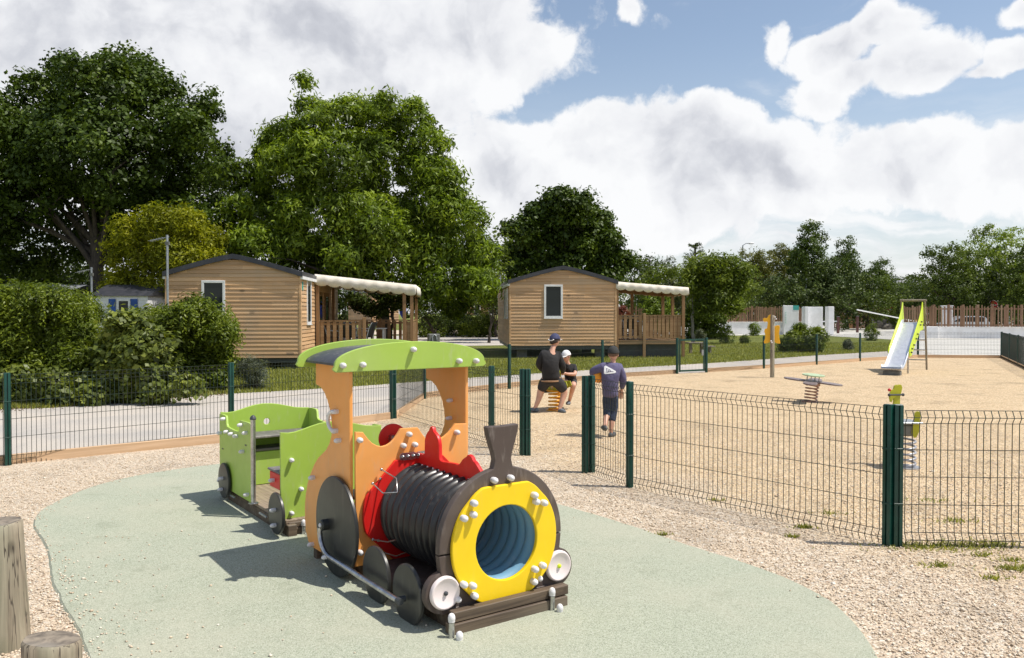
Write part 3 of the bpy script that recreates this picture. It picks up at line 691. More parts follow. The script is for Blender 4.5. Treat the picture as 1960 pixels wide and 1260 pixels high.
# tunnel
def corr(r0, amp, n, y0, y1, k=10, ph=0.):
    return [(r0 + amp * (abs(math.sin(math.pi * n * i / (n * k) + ph)) ** .7), y0 + (y1 - y0) * i / (n * k)) for i in range(n * k + 1)]
RY = Matrix(((1, 0, 0, 0), (0, 0, 1, 0), (0, -1, 0, .42), (0, 0, 0, 1)))
MB().lathe(corr(.246, .050, 12, .07, .995), 56, RY).build('tunnel', M['rib'], T, 80)
MB().lathe([(.236, .02)] + corr(.234, -.022, 12, .05, 1.02)[0:], 56, RY).build('tunnel_lining', M['blue'], T, 80)
# lamps
for s, pos in ((-1, (-.384, .205)), (1, (.382, .213))):
    m = MB(); A = Matrix(((1, 0, 0, pos[0]), (0, 0, -1, .021), (0, 1, 0, pos[1]), (0, 0, 0, 1)))
    m.lathe([(.089, 0), (.090, .012), (.086, .021), (.080, .024), (.071, .022), (.064, .017), (1e-4, .015)], 36, A)
    o = m.build('headlight', M['lamp'], T, 35)
    m = MB(); m.lathe([(.012, .014), (.012, .024), (.006, .029), (1e-4, .030)], 12, A)
    m.build('bolt', M['darkgrey'] if s < 0 else M['lime'], o)
for x, z in [(-.222, .667), (-.226, .606), (-.285, .594), (.184, .658), (.196, .619), (.252, .605), (-.286, .240), (-.230, .223), (-.219, .166), (.187, .236), (.243, .248), (.180, .166)]: cap((x, -.006, z), (0, -1, 0), .0205)
for x, z in [(-.072, .768), (.038, .769), (-.310, .158), (.236, .168)]: cap((x, .022, z), (0, -1, 0), .0195)
# floor and sleepers
m = MB(); m.box(-.395, .385, -.075, -.01, .0, .060, .004); m.box(-.372, .40, -.062, -.008, .064, .118, .004); m.build('front_sleeper', M['oldwood'], T, 30)
MB().box(-.40, .37, .02, .99, .085, .112, .004).build('floor_board', M['brown'], T, 30)
MB().box(-.38, .36, 1.06, 1.72, .085, .112, .004).build('cab_floor', M['deckwood'], T, 30)
for x in (-.36, .31):
    MB().box(x, x + .06, .0, 1.72, .0, .084, .004).build('runner', M['oldwood'], T, 30)
for x, y in ((-.405, -.082), (.265, -.07)):
    m = MB(); m.tube([(x, y - .01, .0), (x, y - .01, .085)], .016, 12); m.build('anchor_pin', M['steel'], T)
    cap((x, y - .01, .088), (0, 0, 1), .021); cap((x + .02, y - .055, .004), (0, 0, 1), .021)
# boiler plate
ro = clipz([(.40 * math.cos(2 * math.pi * i / 96), .40 * math.sin(2 * math.pi * i / 96)) for i in range(96)], .325, .50)
link('boiler_plate', panel(ro, [circ(0, .42, .236, 40)], .022, .004, fr((0, .992, 0))), M['red'], T)
# crest board along the top of the boiler
cr = [(.10, .60), (.10, .712), (.14, .722), (.19, .742), (.23, .766), (.275, .80), (.30, .818), (.318, .823), (.335, .842), (.36, .852), (.378, .850), (.393, .836), (.412, .828), (.438, .812), (.455, .795), (.470, .782), (.49, .774), (.52, .776),
      (.60, .771), (.665, .766), (.69, .768), (.705, .774), (.712, .79), (.713, .862), (.722, .895), (.740, .918), (.765, .932), (.785, .940), (.79, .955), (.80, .966), (.822, .966), (.832, .955), (.838, .942), (.862, .925), (.884, .90), (.895, .87), (.898, .79), (.905, .779), (.95, .775), (1.05, .765), (1.10, .758), (1.135, .752), (1.135, .735), (.985, .705), (.985, .60)]
link('crest_board', panel(cr, [], .026, .005, sd_((0, 0, 0))), M['red'], T)
for i in range(11): MB().ball((-.016, .22 + .07 * i, .706), .007, 8, 5).build('gap_dot', M['cap'], T)  # white balls added for the bright gaps showing along the crest foot
# cab
XL, XR = -.452, .392
link('cab_front_panel', panel([(XL + .012, .10), (XR - .012, .10), (XR - .012, .935), (.285, .940)] + [(.262, .912), (.235, .885), (.20, .862), (.16, .846), (.12, .842), (.085, .848), (.06, .862), (.035, .892), (.012, .925), (0, .938), (-.125, .942), (-.142, .915), (-.165, .885), (-.195, .858), (-.225, .843), (-.258, .838), (-.29, .846), (-.325, .866), (-.352, .893), (-.375, .922), (-.388, .940), (XL + .012, .946)],
                              [circ(0, .42, .236, 40)], .022, .004, fr((0, 1.018, 0))), M['orange'], T)
sp_o = [(1.035, .075), (1.69, .075), (1.74, .10), (1.785, .165), (1.80, .25), (1.80, .33), (1.782, .42), (1.745, .505), (1.69, .58), (1.62, .655), (1.55, .71), (1.47, .752), (1.41, .785), (1.355, .835), (1.325, .885), (1.312, .94), (1.325, 1.0), (1.35, 1.06), (1.39, 1.115), (1.44, 1.160), (1.50, 1.19), (1.585, 1.205), (1.585, 1.36), (1.035, 1.36)]
link('cab_side', panel(sp_o, [], .024, .005, sd_((XL - .004, 0, 0))), M['orange'], T)
link('cab_side', panel(sp_o, [], .024, .005, sd_((XR + .004, 0, 0))), M['orange'], T)
for y, nm in ((1.005, 'roof_fascia'), (1.625, 'roof_fascia')):
    n = 40; top = [(.548 * math.cos(math.pi * i / n), 1.362 + .142 * math.sin(math.pi * i / n) ** .88) for i in range(n + 1)]
    fo = [(x - .033, z) for x, z in top] + [(-.563 - .033 + .003, 1.342), (-.555 - .033 + .010, 1.326), (-.53 - .033, 1.322), (.53 - .033, 1.322), (.545 - .033, 1.326), (.53, 1.342)]
    link(nm, panel(fo, [], .024, .004, fr((0, y, 0))), M['green'], T)
n = 24; m = MB(); P = []
for i in range(n + 1):
    a = math.pi * (.05 + .90 * i / n); x = -.033 + .50 * math.cos(a); z = 1.338 + .112 * math.sin(a)
    P += [(x, 1.018, z), (x, 1.612, z), (x, 1.018, z + .014), (x, 1.612, z + .014)]
F = []
for i in range(n):
    a = i * 4; b = a + 4; F += [(a, a + 1, b + 1, b), (a + 2, b + 2, b + 3, a + 3), (a, b, b + 2, a + 2), (a + 1, a + 3, b + 3, b + 1)]
m.add(P, F + [(0, 2, 3, 1), (n * 4, n * 4 + 1, n * 4 + 3, n * 4 + 2)]).build('roof_sheet', M['roofsheet'], T, 40)
for x, z in [(-.535, 1.366), (-.402, 1.366), (-.047, 1.452), (.300, 1.366), (.435, 1.362)]: cap((x, .992, z), (0, -1, 0), .020)
for x, z in [(-.418, .895), (-.072, .902), (-.114, .832), (-.030, .831), (.290, .884), (-.418, .19), (.33, .19)]: cap((x, 1.006, z), (0, -1, 0), .019)
for y, z in [(1.213, 1.055), (1.223, .930), (1.174, .875), (1.616, .564), (1.640, .10)]: cap((XL - .016, y, z), (-1, 0, 0), .018)
for y, z in [(1.213, 1.075), (1.223, .950), (1.174, .875)]: cap((XR - .008, y, z), (-1, 0, 0), .016)
def grab(x, s):
    m = MB(); P = []
    for i in range(17):
        a = math.pi * (i / 16); P.append((x + s * .028, 1.225 + .095 * math.sin(a) * 1.0, .9925 + .063 * math.cos(a)))
    P = [(x, P[0][1] - .004, P[0][2])] + P + [(x, P[-1][1] - .004, P[-1][2])]; m.tube(P, .0125, 10)
    m.build('grab_handle', M['cap'], T, 60)
grab(XL - .012, -1); grab(XR + .016, 1)
# hinges of the crest board and small screws
m = MB()
for x0 in (-.098, -.002):
    A = mats_frame((x0, .976, .764), (1, 0, 0), (0, 0, 1)); ol = arcpts(.0, 0, .024, 90, 270, 8) + arcpts(.078, 0, .024, -90, 90, 8)
    me = panel(ol, [], .005, .001, mats_frame((x0 - (.03 if x0 < -.05 else .01), .975, .764), (1, 0, 0), (0, 0, 1))); b = len(m.v)
    m.add([tuple(v.co) for v in me.vertices], [tuple(p.vertices) for p in me.polygons])
    for k in (0, .039, .078): m.ball((x0 - (.03 if x0 < -.05 else .01) + k, .968, .764), .011, 10, 6)
m.build('hinge_plate', M['steel'], T)
# the wire staples and bolts on the boiler plate
for P in ([(-.277, .98, .698), (-.232, .86, .655), (-.262, .79, .585), (-.325, .86, .575), (-.338, .98, .616)],):
    MB().tube(P, .0045, 8).build('wire_staple', M['steel'], T, 60)
MB().tube([(-.338, .98, .262), (-.275, .90, .255), (-.25, .80, .29)], .0045, 8).build('wire_staple', M['steel'], T, 60)
MB().tube([(-.26, .98, .165), (-.215, .90, .155), (-.20, .80, .20)], .0045, 8).build('wire_staple', M['steel'], T, 60)
for x, z in [(-.277, .698), (-.338, .616), (-.284, .640), (-.338, .262), (-.30, .25), (-.278, .176)]:
    MB().ball((x, .979, z), .010, 10, 6).build('bolt', M['steel'], T)
# wheels
def wheel(x, y, z, r, s, parent, caps=()):
    A = Matrix(((0, 0, s, x), (1, 0, 0, y), (0, 1, 0, z), (0, 0, 0, 1)))
    m = MB().lathe([(1e-4, -.012), (r - .004, -.012), (r, -.007), (r, .007), (r - .004, .012), (r - .012, .0135), (1e-4, .0135)], 56, A); o = m.build('wheel', M['black'], parent, 35)
    for cy, cz in caps: cap((x + s * .0135, cy, cz), (s, 0, 0), .018, o)
    return o
for s, X_ in ((-1, XL - .038), (1, XR + .038)):
    o = wheel(X_, 1.19, .325, .318, s, T)
    A = Matrix(((0, 0, s, X_ + s * .012), (1, 0, 0, 1.305), (0, 1, 0, .315), (0, 0, 0, 1)))
    MB().lathe([(.036, 0), (.036, .042), (.030, .050), (.012, .050)], 20, A).build('crank_hub', M['black'], o, 35)
    MB().lathe([(.014, .048), (.014, .056), (.006, .062), (1e-4, .063)], 14, A).build('bolt_cap', M['cap'], o)
    for y, z, r in ((.635, .155, .168), (.245, .150, .166)): wheel(X_ - s * .012, y, z, r, s, T)
    xx = X_ + s * .058
    MB().tube([(xx - s * .002, 1.325, .295), (xx, 1.328, .255), (xx, 1.315, .215), (xx, 1.285, .18), (xx, 1.235, .152), (xx, 1.17, .140), (xx, .215, .135)], .0165, 14).build('connecting_rod', M['steel'], T, 50)
    MB().tube([(xx, .235, .135), (xx, .20, .135)], .019, 14).build('rod_end', M['darkgrey'], T, 40)
    MB().tube([(xx - s * .045, .235, .137), (xx - s * .012, .235, .137)], .017, 12).build('rod_spacer', M['darkgrey'], T, 40)
    cap((xx - s * .005, 1.20, .137), (s * .9, .1, -.1), .016)
    MB().box(X_ - s * .05 - .02, X_ - s * .05 + .02, 1.60, 1.66, 0, .10, .004).build('foot_block', M['oldwood'], T, 30)
# red driving wheel seen over the cab panel
A = mats_frame((-.045, 1.245, .80), (.62, .78, 0), (0, 0, 1)) @ Matrix.Identity(4)
link('steering_disc', panel(circ(0, 0, .098, 40), [], .02, .004, Matrix.Translation((-.065, 1.24, .845)) @ Matrix.Rotation(R(-8), 4, 'Z') @ fr((0, 0, 0))), M['red'], T)
MB().box(-.10, -.06, 1.185, 1.232, .815, .87, .004).build('disc_bracket', M['steel'], T, 30)
MB().tube([(-.085, 1.03, .845), (-.085, 1.235, .845)], .016, 12).build('disc_axle', M['steel'], T, 40)
# back bench of the cab
MB().box(XL + .02, XR - .02, 1.50, 1.72, .40, .425, .004).build('cab_bench', M['seat'], T, 30)
# ------------------------------------------------------------------ wagon
Wg = thing('toy_wagon', 'open lime green playground wagon with black wheels and grey seats behind the orange cab', 'playground wagon', (TO.x, TO.y, .014), TH)
WL, WR = -.445, .395
def endp(w0, hole=True):
    P = [(WL, .115), (WR, .115), (WR, .768), (.335, .772), (.26, .780), (.18, .800), (.10, .820), (.02, .832), (-.06, .835), (-.13, .828), (-.20, .812), (-.27, .792), (-.33, .778), (-.38, .774), (WL, .781)]
    return panel(P, [circ(-.02, .664, .030, 24)] if hole else [], .022, .004, fr((0, w0, 0)))
link('front_end_panel', endp(2.36), M['green'], Wg)
link('rear_end_panel', endp(3.94), M['green'], Wg)
sp2 = [(3.035, .12), (3.925, .12), (3.925, .765), (3.86, .772), (3.74, .770), (3.722, .755), (3.712, .70), (3.69, .678), (3.62, .672), (3.52, .668), (3.40, .668), (3.345, .675), (3.328, .70), (3.322, .765), (3.31, .773), (3.18, .776), (3.06, .778), (3.035, .770)]
link('side_panel', panel(sp2, [], .022, .004, sd_((WL - .004, 0, 0))), M['green'], Wg)
link('side_panel', panel([(y, z) for y, z in sp2], [], .022, .004, sd_((WR + .004, 0, 0))), M['green'], Wg)
link('side_panel', panel([(2.375, .12), (2.56, .12), (2.56, .70), (2.50, .765), (2.375, .77)], [], .022, .004, sd_((WR + .004, 0, 0))), M['green'], Wg)
for y, z in [(3.742, .740), (3.855, .60), (3.648, .636), (3.508, .634), (3.375, .630), (3.239, .742), (3.110, .690), (3.201, .522), (3.081, .180), (3.855, .17)]: cap((WL - .016, y, z), (-1, 0, 0), .018, Wg)
for x, z in [(-.365, .566), (-.290, .336), (-.367, .160), (.28, .56), (.28, .17)]: cap((x, 2.348, z), (0, -1, 0), .019, Wg)
for x in (WL - .004,):
    MB().box(x - .014, x - .010, 3.13, 3.17, .575, .587).build('slot', M['darkgrey'], Wg); MB().box(x - .014, x - .010, 3.80, 3.84, .455, .467).build('slot', M['darkgrey'], Wg)
for x in (WL - .006, WR + .006):
    MB().tube([(x, 2.985, .125), (x, 2.985, .815)], .0205, 16).build('corner_pole', M['steel'], Wg, 40)
    m = MB(); m.lathe([(.024, 0), (.027, .006), (.024, .014), (.018, .028), (.008, .036), (1e-4, .038)], 16, Matrix.Translation((x, 2.985, .813))); m.build('pole_knob', M['darkgrey'], Wg)
    MB().lathe([(.042, 0), (.042, .004), (.034, .007), (.022, .008)], 20, Matrix.Translation((x, 2.985, .124))).build('pole_foot', M['steel'], Wg)
m = MB()
for i in range(13): m.box(WL + .02, WR - .02, 2.30 + i * .128, 2.30 + i * .128 + .12, .092, .118, .003)
m.build('floor_planks', M['deckwood'], Wg, 30)
for x in (WL + .02, WR - .09): MB().box(x, x + .07, 2.25, 3.92, .0, .090, .004).build('runner', M['oldwood'], Wg, 30)
m = MB(); m.box(WL + .02, WR - .02, 2.285, 2.335, .004, .055, .004); m.box(WL + .04, WR - .02, 2.29, 2.34, .058, .100, .004); m.build('front_sleeper', M['oldwood'], Wg, 30)
MB().box(-.12, -.03, 2.90, 3.0, .0, .09, .004).build('foot_block', M['oldwood'], Wg, 30)
for x in (WL - .02, WR + .02):
    for y0 in (2.62, 3.45): MB().bar((x, y0, .085), (x, y0 + .17, .085), .012, .012).build('side_strap', M['galv'], Wg)
for x in (-.30, .25):
    MB().tube([(x, 2.265, .0), (x, 2.265, .07)], .015, 12).build('anchor_pin', M['steel'], Wg); cap((x, 2.265, .072), (0, 0, 1), .020, Wg); cap((x + .02, 2.215, .003), (0, 0, 1), .020, Wg)
MB().box(WL + .012, WR - .012, 3.62, 3.925, .555, .575, .004).build('rear_table', M['seat'], Wg, 30)
MB().box(WL + .012, WR - .012, 3.70, 3.925, .425, .447, .004).build('rear_seat', M['seat'], Wg, 30)
MB().box(WL + .012, WR - .012, 3.70, 3.72, .12, .42, .004).build('seat_front', M['green'], Wg, 30)
sb = MB().box(WL + .0, WL + .22, 2.376, 2.60, .335, .455, .005).build('front_seat_box', M['red'], Wg, 30); cap((WL + .02, 2.522, .26), (0, 1, 0), .0, Wg) if 0 else None
cap((WL, 2.50, .395), (-1, 0, 0), .018, Wg)
MB().box(WL - .004, WL + .23, 2.374, 2.64, .457, .475, .004).build('front_seat_top', M['seat'], Wg, 30)
for s, X_ in ((-1, WL - .038), (1, WR + .038)):
    wheel(X_, 2.335, .175, .158, s, Wg, ((2.326, .205), (2.316, .092))); wheel(X_, 3.695, .195, .158, s, Wg, ((3.70, .215), (3.715, .115)))
# ================================================================== MOBILE HOMES (own axes: x along the front gable, y backwards)
def siding(mb, xr, z0, z1, pitch, y=0., lap=.022, axis='x', flip=1):
    """lapped boards: xr(z)->(xa,xb); boards lean out at their lower edge"""
    z = z0
    while z < z1 - .01:
        zt = min(z + pitch, z1); a0, b0 = xr(z); a1, b1 = xr(zt)
        if b1 - a1 < .02: a1, b1 = (a1 + b1) / 2 - .01, (a1 + b1) / 2 + .01
        if axis == 'x': P = [(a0, y - lap * flip, z), (b0, y - lap * flip, z), (b1, y, zt), (a1, y, zt), (a0, y, z), (b0, y, z)]
        else: P = [(y + lap * flip, a0, z), (y + lap * flip, b0, z), (y, b1, zt), (y, a1, zt), (y, a0, z), (y, b0, z)]
        mb.add(P, [(0, 1, 2, 3), (4, 5, 1, 0)]); z = zt
def window(par, x0, x1, z0, z1, side='front', off=0., ywall=0., curtain=.45, frame=.075):
    """frame with a dark pane and a curtain behind it; side 'left'/'right' puts it on the x = off wall"""
    def tr(m):
        if side == 'front': return m
        m.v = [((off - (y) if side == 'left' else off + (-y)) if 0 else (off + (y if side == 'left' else -y)), x, z) for (x, y, z) in m.v]; return m
    f = MB(); w = frame; y0, y1 = ywall - .045, ywall + .01
    f.box(x0, x1, y0, y1, z1 - w, z1, .006); f.box(x0, x1, y0, y1, z0, z0 + w, .006); f.box(x0, x0 + w, y0 + .001, y1, z0 + w - .003, z1 - w + .003, .004); f.box(x1 - w, x1, y0 + .001, y1, z0 + w - .003, z1 - w + .003, .004)
    o = tr(f).build('window', M['white'], par, 30)
    p = MB().box(x0 + w, x1 - w, y0 + .02, y0 + .026, z0 + w, z1 - w); tr(p).build('pane', M['glass'], o, 0)
    s = MB().box(x0 - .01, x1 + .01, y0 - .02, y1, z0 - .03, z0 - .003, .004); tr(s).build('sill', M['white'], o, 30)
    return o
def mobile_home(label, loc, rz, W_, zb, ze, zr, D, wins, sidewins, num=None, xl=0.):
    t = thing('mobile_home', label, 'mobile home', loc, rz)
    gz = lambda z: (0, W_) if z <= ze else (0 + (z - ze) / (zr - ze) * W_ * .46, W_ - (z - ze) / (zr - ze) * W_ * .46)
    m = MB(); siding(m, gz, zb, zr - .03, .123); m.build('front_wall', M['clad'], t, 0)
    # core walls behind the boards
    c = MB(); c.add([(0.006, .004, zb), (W_ - .006, .004, zb), (W_ - .006, .004, ze), (W_ / 2 + .15, .004, zr - .03), (W_ / 2 - .15, .004, zr - .03), (.006, .004, ze), (0.006, D, zb), (W_ - .006, D, zb), (W_ - .006, D, ze), (W_ / 2 + .15, D, zr - .03), (W_ / 2 - .15, D, zr - .03), (.006, D, ze)],
                    [(5, 4, 3, 2, 1, 0), (6, 7, 8, 9, 10, 11), (0, 1, 7, 6), (1, 2, 8, 7), (5, 0, 6, 11)]); c.build('wall_core', M['cladside'], t, 0)
    for s, x in ((-1, 0.), (1, W_)):
        m = MB(); siding(m, lambda z: (.0, D), zb, ze, .123, x, .02, 'y', s); m.build('side_wall', M['cladside'], t, 0)
    for s, x in ((-1, 0.), (1, W_)): MB().box(x - .03 - (.008 if s < 0 else -.004), x + .03 + (.008 if s > 0 else -.004), -.030, .05, zb - .01, ze, .004).build('corner_trim', M['clad'], t, 30)
    # roof, thick curved dark edge
    n = 14; prof = []
    for i in range(n + 1):
        u = i / n; x = -.09 + (W_ + .18) * u; k = 1 - abs(2 * u - 1); z = ze - .06 + (zr - ze + .06) * (1 - (1 - k) ** 1.18); prof.append((x, z))
    m = MB(); P = []
    for x, z in prof: P += [(x, -.10, z), (x, D + .1, z), (x, -.10, z + .15), (x, D + .1, z + .15)]
    F = []
    for i in range(n):
        a = 4 * i; b = a + 4; F += [(a, a + 1, b + 1, b), (a + 2, b + 2, b + 3, a + 3), (a, b, b + 2, a + 2), (a + 1, a + 3, b + 3, b + 1)]
    F += [(0, 2, 3, 1), (4 * n, 4 * n + 1, 4 * n + 3, 4 * n + 2)]; m.add(P, F).build('roof', M['roof'], t, 30)
    m = MB()
    for x in (-.10, W_ + .02): m.box(x, x + .08, -.05, D, ze - .13, ze - .03, .006)
    m.build('gutter', M['white'], t, 30)
    m = MB(); m.box(.06, W_ - .06, .06, D - .05, zb - .16, zb - .012)
    m.build('chassis', M['darkgrey'], t, 0)
    for i, x in enumerate((.5, W_ * .5, W_ - .5)):
        for y in (.5, D * .45): MB().box(x - .2, x + .2, y, y + .2, -.02, zb - .16, .01).build('support_block', M['grey'], t, 0)
    for a in wins: window(t, *a)
    for sd, a in sidewins: window(t, *a, side=sd, off=(0 if sd == 'left' else W_))
    MB().box(W_ - .42, W_ - .20, -.02, -.010, zb + .10, zb + .155).build('vent_grille', M['darkgrey'], t, 0)
    return t
def terrace(par, x0, x1, y0, y1, zf, zh, rails, posts, aw0, aw1, drop=.27, ax1=None, zext=0.):
    """deck beside a mobile home: floor, posts, railings, beams and a scalloped canvas awning"""
    m = MB(); m.box(x0, x1, y0, y1, zf - .16, zf - .03, .004); k = 0; y = y0
    m.build('deck_frame', M['rail'], par, 30)
    MB().box(x0 + .12, x1 - .12, y0 + .35, y1 - .2, -.02, zf - .17).build('underdeck_shade', M['darkgrey'], par, 0)  # dark box put in for the shade under the deck
    m = MB(); n = int((y1 - y0) / .15)
    for i in range(n): m.box(x0 - .0, x1 + .02, y0 - .01 + i * .15, y0 - .01 + i * .15 + .14, zf - .027, zf, .003)
    m.build('deck_floor', M['rail'], par, 30)
    for (x, y, z1) in posts: MB().box(x - .055, x + .055, y - .05, y + .05, -.02, z1, .006).build('post', M['post'], par, 30)
    for (xa, ya, xb, yb, kind) in rails:
        m = MB(); a = Vector((xa, ya, 0)); b = Vector((xb, yb, 0)); L = (b - a).length; d = (b - a).normalized(); zt = zf + zh
        m.bar(a + Vector((0, 0, zt)), b + Vector((0, 0, zt)), .10, .035); m.bar(a + Vector((0, 0, zt - .10)), b + Vector((0, 0, zt - .10)), .035, .07); m.bar(a + Vector((0, 0, zf + .13)), b + Vector((0, 0, zf + .13)), .035, .07)
        st = {'wide': .215, 'close': .165}[kind]; w = {'wide': .115, 'close': .125}[kind]; n = max(2, round(L / st)); nr = Vector((d.y, -d.x, 0))
        for i in range(n):
            c = a + d * (L * (i + .5) / n) + nr * .028; m.bar(c + Vector((0, 0, zf + .06)), c + Vector((0, 0, zt - .03)), w, .02, nr)
        m.build('railing', M['rail'], par, 30)
    for (xa, ya, za, xb, yb, zb_) in aw0: MB().bar((xa, ya, za), (xb, yb, zb_), .06, .14).build('beam', M['post'], par, 30)
    # awning cloth: slopes down away from the house, with a scalloped valance on three sides
    xa, xb, ya, yb, za, zb_ = aw1; rs_ = random.Random(5); nx, ny = 28, 10; P = []; F = []
    for j in range(ny + 1):
        for i in range(nx + 1):
            u, v = i / nx, j / ny; sag = .03 * math.sin(math.pi * v) * (1 + .3 * math.sin(6 * u)) ; z = za + (zb_ - za) * u - sag + .012 * math.sin(u * 21 + v * 2)
            P.append((xa + (xb - xa) * u, ya + (yb - ya) * v, z))
    for j in range(ny):
        for i in range(nx): a = j * (nx + 1) + i; F.append((a, a + 1, a + nx + 2, a + nx + 1))
    m = MB().add(P, F)
    def val(p, q, zp, zq, ns, out):
        NS = ns * 10; V = []
        for i in range(NS + 1):
            u = i / NS; x = p[0] + (q[0] - p[0]) * u; y = p[1] + (q[1] - p[1]) * u; z = zp + (zq - zp) * u; s = abs(math.sin(math.pi * u * ns)) ** .6; wv = .02 * math.sin(u * ns * 6.28 + 1)
            V += [(x, y, z + .004), (x + out[0] * (.015 + wv * .5), y + out[1] * (.015 + wv * .5), z - drop * .5), (x + out[0] * (.02 + wv), y + out[1] * (.02 + wv), z - drop - .075 * s)]
        Fv = []
        for i in range(NS): a = i * 3; Fv += [(a, a + 1, a + 4, a + 3), (a + 1, a + 2, a + 5, a + 4)]
        m.add(V, Fv)
    val((xa, ya), (xb, ya), za, zb_, 8, (0, -1)); val((xb, ya), (xb, yb), zb_, zb_, 6, (1, 0)); val((xa, yb), (xb, yb), za, zb_, 8, (0, 1))
    o = m.build('awning', M['canvas'], par, 50)
    sm_ = o.modifiers.new('thick', 'SOLIDIFY'); sm_.thickness = .004
RZ = -R(4.2) * -1
RZ = R(4.2)
# --- left home
pL = AT(575, 685, 25.0); WLh = 3.98; dx = Vector((math.cos(RZ), math.sin(RZ), 0)); dy = Vector((-math.sin(RZ), math.cos(RZ), 0))
oL = Vector((pL.x, pL.y, 0)) - dx * WLh
hl = mobile_home('larch clad mobile home with curved dark roof, half hidden by the left hedge', oL, RZ, WLh, .34, 2.87, 3.36, 8.2, [(1.04, 1.74, 1.42, 2.70)], [('right', (1.05, 1.80, 1.35, 2.80))])
yD = 2.62
terrace(hl, WLh + .10, WLh + 3.30, yD, yD + 3.6, .44, 1.0,
        [(WLh + .14, yD + .04, WLh + 1.62, yD + .04, 'wide'), (WLh + 3.25, yD + .1, WLh + 3.25, yD + 3.5, 'wide'), (WLh + .2, yD + 3.52, WLh + 3.2, yD + 3.52, 'wide'), (WLh + 2.98, yD + .04, WLh + 3.24, yD + .04, 'wide')],
        [(WLh + .11, yD + .0, 2.88), (WLh + 3.02, yD + .0, 2.56), (WLh + 3.27, yD + .02, 2.52), (WLh + .12, yD + 3.52, 2.86), (WLh + 3.27, yD + 3.52, 2.52), (WLh + 1.66, yD + .02, 1.56), (WLh + 1.9, yD + 3.52, 1.5)],
        [(WLh + .10, yD, 2.80, WLh + 3.3, yD, 2.46), (WLh + .10, yD + 3.5, 2.80, WLh + 3.3, yD + 3.5, 2.46), (WLh + 3.28, yD, 2.47, WLh + 3.28, yD + 3.5, 2.47)],
        (WLh + .02, WLh + 3.42, yD - .08, yD + 3.7, 3.02, 2.66), drop=.30)
MB().box(WLh - .42 + .02, WLh - .2, .62, .63, 2.5, 2.7) if 0 else None
MB().box(WLh + .016, WLh + .024, .25, .42, 2.42, 2.68).build('number_plate', M['teal'], hl, 0)
dr_ = MB().box(WLh + .012, WLh + .05, 3.3, 4.05, .48, 2.45, .006).build('door', M['post'], hl, 30)
MB().box(WLh + .052, WLh + .058, 3.42, 3.92, 1.0, 2.3).build('pane', M['glass'], dr_, 0)
dr_ = MB().box(WLh + .012, WLh + .05, 4.6, 5.6, .48, 2.45, .006).build('door', M['post'], hl, 30)
MB().box(WLh + .052, WLh + .058, 4.72, 5.48, .6, 2.3).build('pane', M['glass'], dr_, 0)
# --- right home
pR = AT(1178, 663, 31.5); WRh = 4.08; oR = Vector((pR.x, pR.y, 0)) - dx * WRh
hr = mobile_home('larch clad mobile home with a single white window, standing behind the two boys', oR, RZ, WRh, .463, 2.88, 3.38, 8.2, [(1.30, 2.02, 1.52, 2.80)], [('left', (1.2, 1.5, 1.5, 2.7)), ('left', (2.3, 3.0, 1.5, 2.7))])
terrace(hr, WRh + .04, WRh + 2.72, .06, 3.2, .66, .96,
        [(WRh + .1, .1, WRh + 1.1, .1, 'wide'), (WRh + 1.18, .1, WRh + 2.62, .1, 'close'), (WRh + 2.68, .2, WRh + 2.68, 3.1, 'wide'), (WRh + .2, 3.14, WRh + 2.6, 3.14, 'close')],
        [(WRh + .06, .03, 2.78), (WRh + 1.14, .06, 1.70), (WRh + 2.68, .05, 2.52), (WRh + 2.68, 3.14, 2.55), (WRh + 1.35, 3.14, 2.6), (WRh + .1, 3.14, 2.8), (WRh + 2.68, 1.6, 2.5)],
        [(WRh + .05, .04, 2.72, WRh + 2.7, .04, 2.48), (WRh + .05, 3.14, 2.72, WRh + 2.7, 3.14, 2.48), (WRh + 2.69, .06, 2.49, WRh + 2.69, 3.1, 2.49)],
        (WRh + .0, WRh + 2.86, -.04, 3.3, 2.92, 2.70), drop=.24)
# --- terrace chairs and tables
def chair(label, loc, rz, group=None, mat='darkgrey'):
    t = thing('terrace_chair', label, 'chair', loc, rz, group); m = MB(); P = []
    n = 8
    for i in range(n + 1):
        u = i / n; z = .44 + .50 * u; y = .20 + .14 * u + .05 * u * u; w = .22 - .03 * abs(u - .4)
        P += [(-w, y, z), (0, y + .035, z), (w, y, z)]
    F = []
    for i in range(n): a = i * 3; F += [(a, a + 1, a + 4, a + 3), (a + 1, a + 2, a + 5, a + 4)]
    o = m.add(P, F).build('backrest', M[mat], t, 50); q = o.modifiers.new('s', 'SOLIDIFY'); q.thickness = .014
    MB().box(-.22, .22, -.22, .21, .425, .445, .006).build('seat', M[mat], t, 30)
    for s in (-1, 1):
        MB().tube([(s * .25, -.20, 0), (s * .25, -.22, .30), (s * .255, -.20, .62), (s * .255, -.10, .66), (s * .255, .18, .655), (s * .24, .26, .64)], .014, 8).build('leg', M['white'], t)
        MB().tube([(s * .245, .24, 0), (s * .25, .20, .40), (s * .235, .30, .78), (s * .20, .39, .95)], .014, 8).build('leg', M['white'], t)
    return t
def table(label, loc, rz, w=1.3, d=.8, mat='white'):
    t = thing('terrace_table', label, 'table', loc, rz)
    MB().box(-w / 2, w / 2, -d / 2, d / 2, .70, .735, .008).build('table_top', M[mat], t, 30)
    for x in (-1, 1):
        for y in (-1, 1): MB().bar((x * (w / 2 - .08), y * (d / 2 - .08), 0), (x * (w / 2 - .08), y * (d / 2 - .08), .70), .06, .06).build('leg', M[mat], t)
    return t
def LP(o, rz, x, y, z): return Vector(o) + dx * x + dy * y + Vector((0, 0, z))
